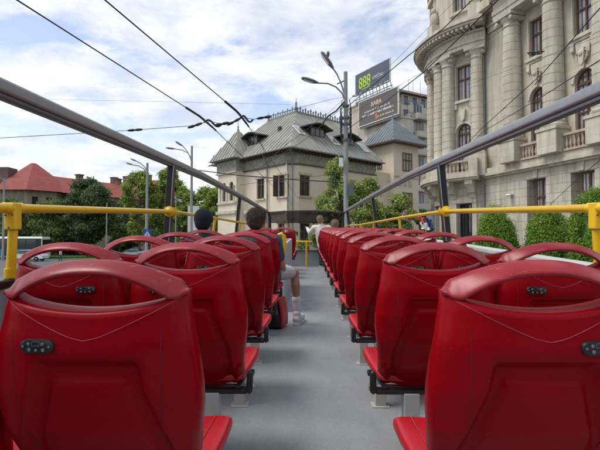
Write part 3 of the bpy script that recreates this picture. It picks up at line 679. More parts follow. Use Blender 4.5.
# man in shorts on the aisle seat of the fifth row, one leg out in the aisle
man, _ = person('brown-haired man in pale shorts and white socks, leg stretched into the aisle', dict(root=(-.42, 4.22, -1.07), look=(.05, 1, -.06), pelvis=(-.43, 4.24, -.50), chest=(-.455, 4.17, -.25), neck=(-.462, 4.15, -.115), head=(-.465, 4.16, -.015),
    shoulder_r=(-.29, 4.18, -.20), shoulder_l=(-.63, 4.18, -.20), elbow_r=(-.235, 4.27, -.44), wrist_r=(-.225, 4.46, -.50), elbow_l=(-.68, 4.32, -.46), wrist_l=(-.55, 4.52, -.50),
    hip_r=(-.34, 4.30, -.50), hip_l=(-.52, 4.30, -.50), knee_r=(-.125, 4.64, -.545), knee_l=(-.50, 4.72, -.53), ankle_r=(-.095, 4.63, -.965), ankle_l=(-.40, 4.78, -.965), toe_r=(-.05, 4.80, -1.028), toe_l=(-.36, 4.96, -1.028)),
    M_skin, M_shirtb, M_shorts, M_hair, 'messy', .010, BUS, shoes='low')
# camera held on his lap
mb = MB(); mb.box(-.05, .05, -.018, .018, -.035, .035); mb.lathe([(.028, 0), (.03, .02), (.026, .045), (.02, .047)], 18, Matrix.Rotation(R(-90), 4, 'X') @ Matrix.Translation((0, 0, .015))); mb.box(-.018, .018, -.014, .014, .035, .048)
t = empty('camera', M=BUS @ Matrix.Translation((-.2, 4.58, -.505)) @ Matrix.Rotation(R(25), 4, 'Z'), label='small grey camera held by the man in pale shorts', cat='camera'); mb.build('camera_body', M_panel, t, bevel=.005)
mb = MB(); mb.lathe([(.024, 0), (.018, .006)], 18, Matrix.Translation((0, .062, 0)) @ Matrix.Rotation(R(-90), 4, 'X')); mb.build('lens', M_visor, t)
# red and black bag under the seat
t = empty('backpack', M=BUS @ Matrix.Translation((-.30, 4.50, FL)) @ Matrix.Rotation(R(-14), 4, 'Z'), label='red and black backpack leaning below the aisle seat beside the sneaker', cat='bag')
mb = MB(); rr = lambda w, d, z, x: [(x + w * math.copysign(abs(math.cos(a)) ** .5, math.cos(a)), d * math.copysign(abs(math.sin(a)) ** .5, math.sin(a)), z) for a in [2 * math.pi * k / 24 for k in range(24)]]
mb.loft([rr(.07, .10, .0, 0), rr(.085, .13, .03, 0), rr(.08, .135, .15, -.01), rr(.06, .11, .27, -.025), rr(.035, .07, .33, -.035)]); mb.build('bag_body', M_black, t, smooth=60)
mb = MB(); mb.loft([[(x, y, z) for y in (-.10, .10) for _ in (0,)] + [(x + .028, y, z) for y in (.10, -.10)] for x, z in ((.062, .01), (.066, .10), (.055, .20), (.032, .30))]); mb.build('red_pocket', M_redc, t, bevel=.012)
mb = MB(); mb.tube([(-.03, -.03, .32), (-.05, -.05, .37), (-.04, .02, .385), (-.03, .04, .32)], .009, 8); mb.build('strap', M_black, t)
person('passenger in a round navy knit cap by the left side of the bus', dict(root=(-.96, 4.28, -1.07), look=(0, 1, 0), pelvis=(-.93, 4.32, -.52), chest=(-.95, 4.27, -.27), neck=(-.96, 4.25, -.13), head=(-.975, 4.26, -.022), shoulder_r=(-.79, 4.28, -.21), shoulder_l=(-1.11, 4.28, -.21),
    elbow_r=(-.75, 4.38, -.44), wrist_r=(-.82, 4.6, -.5), elbow_l=(-1.12, 4.38, -.44), wrist_l=(-1.03, 4.6, -.5), hip_r=(-.84, 4.36, -.5), hip_l=(-1.02, 4.36, -.5), knee_r=(-.82, 4.72, -.53), knee_l=(-1.04, 4.72, -.53), ankle_r=(-.82, 4.74, -.965), ankle_l=(-1.04, 4.74, -.965), toe_r=(-.82, 4.9, -1.028), toe_l=(-1.04, 4.9, -1.028)),
    M_skinf, M_shirtb, M_shirtb, M_navy, 'cap', .013, BUS, shoes='low')
DZ = dz(10.9)
def dn(d, z): return {k: (v if k == 'look' else (v[0], v[1], v[2] + z)) for k, v in d.items()}
person('fair-haired passenger in a white shirt with arms spread at the front of the bus', dn(dict(root=(.42, 10.95, -1.07), look=(.25, 1, 0), pelvis=(.46, 10.98, -.50), chest=(.40, 10.96, -.20), neck=(.35, 10.95, -.03), head=(.335, 10.96, .085), shoulder_r=(.53, 10.95, -.10), shoulder_l=(.19, 10.95, -.10),
    elbow_r=(.66, 11.02, -.26), wrist_r=(.66, 11.2, -.28), elbow_l=(.08, 11.06, -.22), wrist_l=(.02, 11.26, -.12), hip_r=(.55, 11.0, -.5), hip_l=(.37, 11.0, -.5), knee_r=(.56, 11.28, -.53), knee_l=(.36, 11.28, -.53), ankle_r=(.56, 11.22, -.965), ankle_l=(.36, 11.22, -.965), toe_r=(.56, 11.32, -1.028), toe_l=(.36, 11.32, -1.028)), DZ),
    M_skinf, M_shirtw, M_shirtb, M_hairg, 'short', .014, BUS, long_sleeve=True, shoes='full')
person('sandy-haired passenger in a faded pink top right of the white shirt', dn(dict(root=(.72, 10.3, -1.07), look=(-.1, 1, 0), pelvis=(.66, 10.33, -.52), chest=(.655, 10.30, -.27), neck=(.65, 10.28, -.13), head=(.645, 10.29, -.02), shoulder_r=(.80, 10.3, -.21), shoulder_l=(.50, 10.3, -.21),
    elbow_r=(.84, 10.4, -.42), wrist_r=(.8, 10.6, -.5), elbow_l=(.48, 10.4, -.42), wrist_l=(.5, 10.6, -.5), hip_r=(.75, 10.35, -.5), hip_l=(.57, 10.35, -.5), knee_r=(.75, 10.7, -.53), knee_l=(.57, 10.7, -.53), ankle_r=(.75, 10.7, -.965), ankle_l=(.57, 10.7, -.965), toe_r=(.75, 10.86, -1.028), toe_l=(.57, 10.86, -1.028)), DZ),
    M_skinf, M_shirtp, M_shirtb, M_hairg, 'messy', .016, BUS, shoes='low')
# pedestrian crossing the road far left
px = at(60.5, 261.3, 57); gz = ground_z(px.x, px.y)
def stand(x, y, z, s=1): return dict(root=(x, y, z), look=(1, .1, 0), pelvis=(x, y, z + .95), chest=(x, y, z + 1.28), neck=(x, y, z + 1.46), head=(x + .01, y, z + 1.60), shoulder_r=(x, y - .18, z + 1.4), shoulder_l=(x, y + .18, z + 1.4), elbow_r=(x + .08, y - .22, z + 1.13), wrist_r=(x + .2, y - .2, z + .95), elbow_l=(x - .1, y + .22, z + 1.13), wrist_l=(x - .12, y + .22, z + .88),
    hip_r=(x, y - .09, z + .92), hip_l=(x, y + .09, z + .92), knee_r=(x + .16, y - .09, z + .52), knee_l=(x - .08, y + .09, z + .5), ankle_r=(x + .2, y - .09, z + .09), ankle_l=(x - .28, y + .09, z + .12), toe_r=(x + .34, y - .09, z + .045), toe_l=(x - .14, y + .09, z + .05))
person('pedestrian in a cream top striding across the road before the lawn', stand(px.x, px.y, gz), M_skinf, mat('cream top', (.62, .55, .42)), M_shirtb, M_hair, 'short', .025, shoes='full')

# ------------------------------------------------------------------ stone palace on the right
Pp = at(540, 200, 27); Pp.z = 0
ang = math.atan2(-.955, .295)
pal = empty('stone_palace', Pp, ang, 'pale limestone palace with giant columns, curved corner and brown windows on the right', 'building')
def frame_rect(nm, par, x0, x1, z0, z1, y, m, fw=.09, mull=(1,), trans=(.68,), warp=None, pane=None, sub=True):
    mb = MB(warp); mb.box(x0, x0 + fw, y, y + .1, z0, z1); mb.box(x1 - fw, x1, y, y + .1, z0, z1); mb.box(x0 + fw, x1 - fw, y, y + .1, z1 - fw, z1); mb.box(x0 + fw, x1 - fw, y, y + .1, z0, z0 + fw)
    w = x1 - x0
    for k in range(mull[0]): c = x0 + w * (k + 1) / (mull[0] + 1); mb.box(c - fw * .55, c + fw * .55, y - .02, y + .08, z0 + fw, z1 - fw)
    for q in trans: zc = z0 + (z1 - z0) * q; mb.box(x0 + fw, x1 - fw, y - .03, y + .07, zc - fw * .55, zc + fw * .55)
    n_ = 2 * (mull[0] + 1)
    for k in range(n_):
        c = x0 + w * (k + .5) / n_ if False else x0 + w * (k + 1) / n_
        if k < n_ - 1 and (k + 1) % 2: mb.box(c - .014, c + .014, y + .03, y + .06, z0 + fw, z1 - fw)
    f = mb.build(nm, m, par, smooth=0); mb = MB(warp); mb.box(x0 + .02, x1 - .02, y + .065, y + .085, z0 + .02, z1 - .02); mb.build('pane', pane or M_pane, f, smooth=0); return f
def arch_pts(cx, r, z0, n=14): return [(cx + r * math.cos(math.pi * k / n), z0 + r * math.sin(math.pi * k / n)) for k in range(n + 1)]
def frame_arch(nm, par, cx, hwid, z0, zs, y, m, warp=None, rise=None):
    rise = rise or hwid; fw = .09; mb = MB(warp); out = [(cx + (x - cx), zs + (z - zs) * rise / hwid) for x, z in arch_pts(cx, hwid, zs)]; inn = [(cx + (x - cx) * (1 - fw / hwid), zs + (z - zs) * (rise - fw) / hwid) for x, z in arch_pts(cx, hwid, zs)]
    for k in range(len(out) - 1): mb.prism([out[k], out[k + 1], inn[k + 1], inn[k]], y, y + .1)
    for s in (-1, 1): a, b = sorted((cx + s * hwid, cx + s * (hwid - fw))); mb.box(a, b, y, y + .1, z0, zs)
    mb.box(cx - hwid, cx + hwid, y - .03, y + .08, zs - .16, zs); mb.box(cx - .045, cx + .045, y - .02, y + .08, z0, zs + rise - .05); mb.box(cx - hwid, cx + hwid, y, y + .08, z0, z0 + .5)
    mb.box(cx - hwid, cx + hwid, y - .02, y + .08, z0 + (zs - z0) * .52, z0 + (zs - z0) * .52 + .1)
    for s in (-1, 1): mb.box(cx + s * hwid * .5 - .02, cx + s * hwid * .5 + .02, y + .02, y + .07, z0, zs + rise * .8); 
    mb.box(cx - hwid * .9, cx + hwid * .9, y + .02, y + .07, zs + rise * .38, zs + rise * .38 + .05)
    f = mb.build(nm, m, par, smooth=0); mb = MB(warp); poly = [(cx - hwid, z0)] + [(cx + hwid, z0)] + out; mb.prism(poly, y + .065, y + .085); mb.build('pane', M_pane, f, smooth=0); return f
def wall(mb, x0, x1, z0, z1, ops, y=0, dep=.45):
    """front skin with real openings; ops: (a, b, c, d, arch_rise)"""
    xs = sorted({x0, x1, *[v for o in ops for v in o[:2]]}); zs = sorted({z0, z1, *[v for o in ops for v in o[2:4]]})
    for i in range(len(xs) - 1):
        for j in range(len(zs) - 1):
            a, b, c, d = xs[i], xs[i + 1], zs[j], zs[j + 1]; cx, cz = (a + b) / 2, (c + d) / 2
            if any(o[0] < cx < o[1] and o[2] < cz < o[3] for o in ops): continue
            k = max(1, int((b - a) / .3)) if mb.warp else 1
            for q in range(k):
                u0, u1 = a + (b - a) * q / k, a + (b - a) * (q + 1) / k; mb.add([(u0, y, c), (u1, y, c), (u1, y, d), (u0, y, d)], [(0, 1, 2, 3)])
    for o in ops:
        a, b, c, d = o[:4]; e = y + dep
        mb.add([(a, y, c), (a, e, c), (a, e, d), (a, y, d)], [(0, 1, 2, 3)]); mb.add([(b, y, c), (b, e, c), (b, e, d), (b, y, d)], [(3, 2, 1, 0)])
        mb.add([(a, y, c), (b, y, c), (b, e, c), (a, e, c)], [(0, 1, 2, 3)]); mb.add([(a, y, d), (b, y, d), (b, e, d), (a, e, d)], [(3, 2, 1, 0)])
        if len(o) > 4:      # arch: fill the two upper corners
            r = o[4]; cx = (a + b) / 2; hw_ = (b - a) / 2; n = 8
            for s in (-1, 1):
                arc = [(cx + s * hw_ * math.cos(math.pi / 2 * k / n), d - r + r * math.sin(math.pi / 2 * k / n)) for k in range(n + 1)]
                for k in range(n):
                    (p0, q0), (p1, q1) = arc[k], arc[k + 1]
                    mb.add([(p0, y, q0), (p1, y, q1), (p1, y, d), (p0, y, d)], [(0, 1, 2, 3)]); mb.add([(p0, y, q0), (p1, y, q1), (p1, e, q1), (p0, e, q0)], [(0, 1, 2, 3)])
def balustrade(par, x0, x1, y, z0, z1, warp=None, m=None, n=None):
    mb = MB(warp); mb.box(x0, x1, y - .13, y + .13, z1 - .14, z1); mb.box(x0, x1, y - .12, y + .12, z0, z0 + .12)
    n = n or max(2, int((x1 - x0) / .24)); h = z1 - z0 - .26
    for k in range(n):
        c = x0 + (x1 - x0) * (k + .5) / n
        M_ = Matrix.Translation((c, y, z0 + .12)); mb.lathe([(.06, 0), (.06, .05 * h), (.035, .1 * h), (.075, .32 * h), (.07, .42 * h), (.035, .72 * h), (.035, .8 * h), (.055, .86 * h), (.055, h)], 8, M_)
    return mb.build('balustrade', m or M_balu, par, smooth=40)
XL, XR = -4.8, 11.0
bays = [0, 3.12, 6.24, 9.36]; cols_x = [-1.62, 1.5, 4.62, 7.74]
ops = [(b - .60, b + .60, 14.72, 17.10) for b in bays] + [(b - .62, b + .62, 8.6, 12.80, .64) for b in bays]
mb = MB(); wall(mb, XL, XR, 8.0, 18.0, ops); mb.build('upper_wall', M_stone, pal, smooth=0, fix=False)
ops = [(b - .82, b + .62, 3.6, 7.25) for b in bays]
mb = MB(); wall(mb, XL, XR, 0, 7.78, ops, y=-.18, dep=.7); mb.box(XL, XR, -.30, .0, 0, 2.2); mb.build('rusticated_base', M_rust, pal, smooth=0, fix=False)
mb = MB(); mb.box(XL, XR, .5, 14, 0, 19.5); mb.build('inner_block', M_carve, pal, smooth=0)
mb = MB(); mb.box(XL, XR, -.42, 0, 7.78, 7.9); mb.box(XL, XR, -.62, 0, 7.9, 8.08); mb.box(XL, XR, -.50, 0, 8.08, 8.42); mb.build('string_course', M_carve, pal, smooth=0)
for b in bays:
    frame_rect('window', pal, b - .60, b + .60, 14.72, 17.10, .22, M_wood, trans=(.62,))
    frame_rect('window', pal, b - .50, b + .62, 3.6, 7.25, .16, M_wood, .11, trans=(.70, .3))
    frame_arch('arched_window', pal, b, .62, 8.6, 12.16, .2, M_wood, rise=.64)
    mb = MB(); mb.box(b - .80, b + .80, -.22, 0, 14.52, 14.70); mb.box(b - .72, b + .72, -.12, 0, 14.36, 14.52)
    for s in (-1, 1): mb.box(b + s * .62 - .11, b + s * .62 + .11, -.17, 0, 14.0, 14.36); mb.ball((b + s * .62, -.1, 13.95), (.12, .12, .14), 10, 8)
    mb.prism([(b - .45, 14.3), (b + .45, 14.3), (b + .38, 13.45), (b + .2, 13.25), (b - .2, 13.25), (b - .38, 13.45)], -.10, 0)
    mb.prism([(b - .2, 13.9), (b + .2, 13.9), (b + .14, 13.1), (b, 12.95), (b - .14, 13.1)], -.26, -.1); mb.ball((b, -.26, 13.62), (.14, .1, .17), 10, 8)
    for s in (-1, 1): mb.tube([(b + s * .18, -.14, 13.8), (b + s * .34, -.16, 13.62), (b + s * .30, -.14, 13.35), (b + s * .16, -.14, 13.2)], .05, 6)
    mb.box(b - .74, b - .62, -.05, 0, 14.72, 17.12); mb.box(b + .62, b + .74, -.05, 0, 14.72, 17.12)
    mb.build('carved_ornament', M_carve, pal, smooth=40); mb = MB()
    # archivolt and keystone
    ar = [(b + .78 * math.cos(math.pi * k / 14), 12.16 + .80 * math.sin(math.pi * k / 14)) for k in range(15)]; ai = [(b + .63 * math.cos(math.pi * k / 14), 12.16 + .65 * math.sin(math.pi * k / 14)) for k in range(15)]
    for k in range(14): mb.prism([ar[k], ar[k + 1], ai[k + 1], ai[k]], -.08, .02)
    mb.prism([(b - .1, 12.78), (b + .1, 12.78), (b + .15, 13.05), (b - .15, 13.05)], -.2, 0)
    mb.build('archivolt', M_carve, pal, smooth=40)
    balustrade(pal, b - .86, b + .86, -.48, 8.44, 9.42)
    mb = MB(); mb.prism([(b - .95, 7.25), (b + .75, 7.25), (b + .85, 7.6), (b - 1.05, 7.6)], -.20, -.17); mb.prism([(b - .25, 7.27), (b + .05, 7.27), (b + .10, 7.78), (b - .30, 7.78)], -.28, -.19); mb.box(b - .95, b + .75, -.34, -.18, 3.4, 3.6); mb.build('window_surround', M_rust, pal, smooth=0)
for c in cols_x:
    mb = MB(); mb.box(c - .68, c + .68, -1.02, 0, 8.42, 9.72); mb.box(c - .74, c + .74, -1.08, 0, 9.72, 9.9); mb.build('pedestal', M_stone, pal, smooth=0, bevel=.02)
    mb = MB(); prof = [(.66, 9.9), (.70, 9.98), (.70, 10.06), (.62, 10.12), (.62, 10.2), (.645, 10.26), (.60, 10.32)]
    nseg = 13; z = 10.34
    for k in range(nseg):
        z1 = 10.34 + (17.05 - 10.34) * (k + 1) / nseg; r0 = .575 - .075 * (k / nseg) ** 1.6; prof += [(r0, z + .025), (r0, z1 - .025), (r0 - .028, z1 - .012), (r0 - .028, z1 + .012)]; z = z1
    mb.lathe(prof, 30, c=(c, -.42)); mb.build('column', M_carve, pal, smooth=50)
    mb = MB(); mb.lathe([(.50, 17.05), (.56, 17.1), (.56, 17.16), (.50, 17.2), (.50, 17.36), (.60, 17.46), (.68, 17.6), (.66, 17.66)], 26, c=(c, -.42)); mb.box(c - .74, c + .74, -1.16, .0, 17.66, 17.9)
    for s in (-1, 1): mb.lathe([(.0, -.02), (.14, 0), (.16, .06), (.12, 1.1), (.0, 1.12)], 12, Matrix.Translation((c + s * .60, .0, 17.5)) @ Matrix.Rotation(R(90), 4, 'X'))
    mb.build('capital', M_carve, pal, smooth=40)
mb = MB(); x0, x1 = -2.6, XR
mb.box(x0, x1, -1.05, 0, 17.9, 18.2); mb.box(x0, x1, -1.12, 0, 18.2, 18.5); mb.box(x0, x1, -1.0, 0, 18.5, 19.2); mb.box(x0 - .1, x1, -1.2, 0, 19.2, 19.4)
for k in range(36): a = x0 + .2 + k * .38; mb.box(a, a + .2, -1.85, -1.2, 19.42, 19.62)
mb.box(x0 - .3, x1, -2.0, 0, 19.62, 19.85); mb.box(x0 - .45, x1, -2.15, 0, 19.85, 20.1); mb.build('entablature', M_carve, pal, smooth=0)
mb = MB(); mb.box(XL + .6, x0, -.12, 0, 17.9, 18.3); mb.box(XL + .6, x0, -.2, 0, 18.3, 18.5); mb.box(XL + .4, x0 - .45, -.9, 0, 19.3, 19.9); mb.box(XL + .6, x0, 0, .5, 18, 20); mb.build('wall_cornice', M_carve, pal, smooth=0)
mb = MB(); mb.box(XL, XR, .3, 13, 19.5, 23.0); mb.build('attic', M_stone, pal, smooth=0)
mb = MB(); mb.tube([(-4.55, -.3, 0), (-4.55, -.3, 7.6), (-4.55, -.75, 8.1), (-4.55, -.18, 9.2), (-4.55, -.18, 19.3)], .065, 8)
for z in (10.5, 13, 15.5, 18): mb.lathe([(.085, z), (.085, z + .08)], 8, c=(-4.55, -.18))
mb.build('downpipe', M_iron, pal)
# the curved corner, built flat along its arc and bent round
th = R(17.17); Cw = Vector((15.69, 35.4)); ex = Vector((math.cos(ang), math.sin(ang))); ey = Vector((-math.sin(ang), math.cos(ang))); dC = Cw - Vector((Pp.x, Pp.y))
CX, CY, RR = dC.dot(ex), dC.dot(ey), 4.7
def bend(p): a = p.x / RR; r = RR - p.y; return Vector((CX + r * math.sin(a), CY - r * math.cos(a), p.z))
A = lambda d: R(d) * RR
wb = [A(20), A(-19.5)]
ops = [(w - .62, w + .62, 13.75, 16.3) for w in wb] + [(w - .62, w + .62, 8.2, 12.0, .62) for w in wb]
mb = MB(bend); wall(mb, A(-95), A(37.5), 7.8, 17.4, ops); mb.build('curved_wall', M_stone, pal, smooth=30, fix=False)
ops = [(w - .62, w + .62, 0, 6.15) for w in wb]
mb = MB(bend); wall(mb, A(-95), A(37.5), 0, 7.75, ops, y=-.06, dep=.6); mb.build('curved_base', M_rust, pal, smooth=30, fix=False)
mb = MB(); mb.lathe([(RR - .5, 0), (RR - .5, 18.4)], 40, c=(CX, CY)); mb.build('curved_inner_block', M_carve, pal)
for w in wb:
    frame_rect('window', pal, w - .62, w + .62, 13.75, 16.3, .2, M_wood, trans=(.62,), warp=bend)
    frame_arch('arched_window', pal, w, .62, 8.2, 11.38, .18, M_wood, warp=bend)
    d_ = frame_rect('door', pal, w - .62, w + .62, 0, 6.15, .3, M_black, .08, trans=(.62,), warp=bend, pane=M_dark)
    mb = MB(bend); mb.box(w - .8, w + .8, -.2, 0, 13.55, 13.73)
    for s in (-1, 1): mb.box(w + s * .6 - .1, w + s * .6 + .1, -.15, 0, 13.15, 13.55)
    mb.prism([(w - .22, 13.0), (w + .22, 13.0), (w + .15, 12.35), (w, 12.15), (w - .15, 12.35)], -.22, 0)
    mb.build('carved_ornament', M_carve, pal, smooth=0); mb = MB(bend)
    ar = [(w + .78 * math.cos(math.pi * k / 14), 11.38 + .78 * math.sin(math.pi * k / 14)) for k in range(15)]; ai = [(w + .63 * math.cos(math.pi * k / 14), 11.38 + .63 * math.sin(math.pi * k / 14)) for k in range(15)]
    for k in range(14): mb.prism([ar[k], ar[k + 1], ai[k + 1], ai[k]], -.08, .02)
    mb.box(w - .74, w - .62, -.05, 0, 13.75, 16.35); mb.box(w + .62, w + .74, -.05, 0, 13.75, 16.35); mb.box(w - .74, w + .74, -.05, 0, 16.35, 16.47)
    mb.build('archivolt', M_carve, pal, smooth=0); mb = MB(bend)
    for s in (-1, 1): mb.box(w + s * .78 - .16, w + s * .78 + .16, -.16, -.06, 0, 6.2)
    mb.box(w - .95, w + .95, -.2, -.06, 6.2, 6.6); mb.build('door_surround', M_carve, pal, smooth=0)
for a, r in ((33.5, .42), (6.5, .46), (-6, .46), (-33.5, .42), (-46, .42)):
    x = A(a); mb = MB(bend); M_ = Matrix.Translation((x, -.30, 0)); prof = [(r + .12, 9.5), (r + .14, 9.6), (r + .12, 9.7), (r + .03, 9.78)]; z = 9.8
    for k in range(13): z1 = 9.8 + (16.3 - 9.8) * (k + 1) / 13; r0 = r - .05 * (k / 13) ** 1.6; prof += [(r0, z + .025), (r0, z1 - .025), (r0 - .025, z1 - .012), (r0 - .025, z1 + .012)]; z = z1
    prof += [(r + .03, 16.4), (r - .02, 16.5), (r - .02, 16.62), (r + .14, 16.85), (r + .16, 16.9)]; mb.lathe(prof, 24, M_); mb.box(x - r - .18, x + r + .18, -.92, 0, 16.9, 17.15, sx=2)
    for s in (-1, 1): mb.ball((x + s * (r + .04), -.55, 16.72), (.15, .25, .15), 10, 8)
    mb.build('column', M_carve, pal, smooth=50)
    mb = MB(bend); mb.box(x - r - .16, x + r + .16, -.95, 0, 8.0, 9.5, sx=2); mb.build('pedestal', M_stone, pal, smooth=0)
mb = MB(bend); a0, a1 = A(-95), A(41)
mb.box(a0, a1, -.82, 0, 17.15, 17.42); mb.box(a0, a1, -.90, 0, 17.42, 17.62); mb.box(a0, a1, -.76, 0, 17.62, 18.1); mb.box(a0, a1, -.95, 0, 18.1, 18.24)
for k in range(40): a = a0 + k * .27; mb.box(a, a + .15, -1.55, -.95, 18.25, 18.45, sx=1)
mb.box(a0, a1, -1.62, 0, 18.45, 18.62); mb.box(a0, a1, -1.75, 0, 18.62, 18.85); mb.build('curved_cornice', M_carve, pal, smooth=30)
ops = [(w - .5, w + .5, 20.3, 22.3) for w in wb]
mb = MB(bend); wall(mb, a0, a1, 18.85, 23.4, ops, y=-.35, dep=.4); mb.box(a0, a1, -.6, -.35, 23.4, 23.9); mb.box(a0, a1, -.5, -.35, 18.85, 19.5)
for w in wb: mb.box(w - .7, w - .5, -.45, -.35, 20.1, 22.5); mb.box(w + .5, w + .7, -.45, -.35, 20.1, 22.5); mb.box(w - .8, w + .8, -.6, -.35, 22.5, 22.8); mb.box(w - .75, w + .75, -.55, -.35, 20.0, 20.2)
mb.build('curved_attic', M_carve, pal, smooth=30, fix=False)
for w in wb: frame_rect('window', pal, w - .5, w + .5, 20.3, 22.3, -.15, M_wood, .07, trans=(.62,), warp=bend)
mb = MB(); mb.lathe([(RR - .1, 18.8), (RR - .1, 23.3)], 40, c=(CX, CY)); mb.build('attic_inner_block', M_carve, pal)
for a in (-8, 34):
    mb = MB(bend); mb.ball((A(a), -.6, 20.6), (.35, .3, .6), 12, 8); mb.ball((A(a), -.65, 21.3), (.22, .22, .28), 10, 8); mb.box(A(a) - .35, A(a) + .35, -1.0, -.35, 18.86, 20.1, sx=1)
    mb.build('attic_urn', M_carve, pal)
# curved balcony with consoles
mb = MB(bend); b0, b1 = A(-60), A(36); mb.box(b0, b1, -1.15, 0, 7.75, 7.9); mb.box(b0, b1, -1.3, 0, 7.9, 8.2); mb.build('balcony_slab', M_carve, pal, smooth=30)
for a, b in ((-58, -36), (-31, -11), (8, 30)): balustrade(pal, A(a), A(b), -1.12, 8.2, 9.12, warp=bend)
for a, b in ((-60, -58), (-36, -31), (-11, 8), (30, 36)):
    mb = MB(bend); mb.box(A(a), A(b), -1.27, -.95, 8.2, 9.2); mb.build('balcony_pier', M_stone, pal, smooth=30)
mb = MB(bend); mb.box(A(34.5), A(36), -.94, 0, 8.2, 9.2); mb.build('balcony_pier', M_stone, pal, smooth=30)
for a in (29, 11, -11, -29):
    mb = MB(bend); x = A(a); prof = [(0, 7.75), (-1.05, 7.75), (-1.05, 7.45), (-.75, 7.2), (-.6, 6.9), (-.35, 6.8), (-.25, 6.5), (0, 6.4)]
    mb.loft([[(xx, y, z) for y, z in prof] for xx in (x - .22, x + .22)]); mb.build('console', M_carve, pal, smooth=30)
# small wall lamp and plaque
mb = MB(); mb.box(-2.2, -1.9, -.45, -.18, 6.42, 6.50); mb.ball((-2.05, -.5, 6.4), (.2, .16, .09), 12, 6); mb.build('wall_lamp', M_white, pal)

# ------------------------------------------------------------------ villa with the zinc roof
c0 = at(290, 147, 38); VA = math.atan2(.66, .751)
vil = empty('villa', (c0.x, c0.y, 0), VA, 'cream corner villa with steep grey metal roof, green frieze and dormers', 'building')
EZ, RZ = 11.5, 16.4; LX, LY = 12.6, 11.4; ww = .75      # eaves, ridge, eave lengths, overhang
# walls: right wall along x at y=ww, left wall along y at x=ww, corner cut off
winR = [2.4, 5.6, 8.4]; winL = [1.95, 5.25]
def rot_left(p): return Vector((p.y, -p.x, p.z)) # (s along wall, depth, z) helper for the left wall
def WL(p): return Vector((ww + p.y, p.x, p.z))
def WR(p): return Vector((p.x, ww + p.y, p.z))
opsR = [(w - .62, w + .62, 7.45, 9.3) for w in winR[:1]] + [(10.0, 10.7, 8.6, 9.1), (10.0, 10.7, 7.3, 8.1)] + [(w - .6, w + .6, 2.6, 5.0) for w in (2.4, 5.6)]
mb = MB(WR); wall(mb, ww + .9, LX - .3, 0, 10.25, opsR, dep=.35); mb.build('right_wall', M_stucco, vil, smooth=0, fix=False)
opsL = [(w - .6, w + .6, 7.4, 9.3) for w in winL] + [(1.3, 2.6, 2.4, 5.0), (4.6, 5.9, 2.4, 6.3)]
mb = MB(WL); wall(mb, ww + .9, 8.0, 0, 10.25, opsL, dep=.35); mb.build('left_wall', M_stucco, vil, smooth=0, fix=False)
mb = MB(); mb.add([(ww, ww + .9, 0), (ww + .9, ww, 0), (ww + .9, ww, 10.25), (ww, ww + .9, 10.25)], [(0, 1, 2, 3)]); mb.build('corner_wall', M_stucco, vil, smooth=0, fix=False)
mb = MB(); pl = [(ww, 8.0), (ww, ww + .9), (ww + .9, ww), (LX - .3, ww), (LX - .3, 9.6), (9.4, 9.6), (9.4, 11.2), (ww, 11.2)]
pl2 = [(1.15, 8.0), (1.15, 1.75), (1.75, 1.15), (LX - .5, 1.15), (LX - .5, 9.4), (9.2, 9.4), (9.2, 11.0), (1.15, 11.0)]
mb.loft([[(x, y, z) for x, y in pl2] for z in (0, 11.3)]); mb.build('inner_block', M_stucco, vil, smooth=0)
mb = MB(); n_ = len(pl); out = [(.70, 8.0), (.70, 1.63), (1.63, .70), (LX - .28, .70), (LX - .28, 1.2), (LX - .5, 1.2), (LX - .5, 1.16), (1.8, 1.16), (1.16, 1.8), (1.16, 8.0)]
mb.loft([[(x, y, z) for x, y in out] for z in (10.25, 11.38)]); mb.build('painted_frieze', M_frieze, vil, smooth=0)
mb = MB(); out2 = [(.62, 8.0), (.62, 1.58), (1.58, .62), (LX - .28, .62), (LX - .28, .69), (1.60, .69), (.69, 1.60), (.69, 8.0)]
mb.loft([[(x, y, z) for x, y in out2] for z in (10.18, 10.30)]); mb.build('frieze_moulding', M_wood, vil, smooth=0)
def slope(mb, L, a, b, ridge, run, off0=0, f=lambda x, u, z: (x, u, z), zb=EZ, dzr=RZ - EZ, rise_run=5.0, th=.09):
    """a roof slope: eave 0..L at u=0, ridge a..b at u=run"""
    q = [(0, 0), (L, 0), (b, run), (a, run)]; P = lambda x, u, dz_=0: f(x, u, zb + dzr * u / run + dz_)
    mb.add([P(x, u) for x, u in q] + [P(x, u, -th) for x, u in q], [(0, 1, 2, 3), (7, 6, 5, 4)] + [(i, i + 4, (i + 1) % 4 + 4, (i + 1) % 4) for i in range(4)])
    x = off0 + .3
    while x < L - .1:
        r = run
        if x < a: r = run * x / a
        if x > b: r = run * (L - x) / (L - b)
        if r > .3:
            mb.loft([[P(x - .03, u, .003), P(x + .03, u, .003), P(x + .03, u, .085), P(x - .03, u, .085)] for u in (.02, r - .05)])
        x += .58
fR = lambda x, u, z: (x, u, z); fL = lambda x, u, z: (u, x, z)
mb = MB(); slope(mb, LX + .1, 5, 11.9, RZ, 5, f=fR); mb.build('roof', M_zinc, vil, smooth=0)
ZR = None
mb = MB(); slope(mb, LY + 2.0, 5, 9.55, RZ, 5, f=fL); rf = mb.build('roof', M_zinc, vil, smooth=0)
mb = MB(); slope(mb, 10, 4.95, 5.05, RZ, LY + 2 - 9.55, f=lambda x, u, z: (x, LY + 2 - u, z)); mb.add([(10, LY + 2, EZ), (5, 9.55, RZ), (5, 5, RZ), (11.9, 5, RZ), (LX + .1, 0, EZ), (LX + .1, 10, EZ), (10, 10, EZ)], [(0, 1, 2), (0, 2, 6), (2, 3, 6), (3, 5, 6), (3, 4, 5)]); mb.build('rear_roof', M_zinc, vil, smooth=0, fix=False)
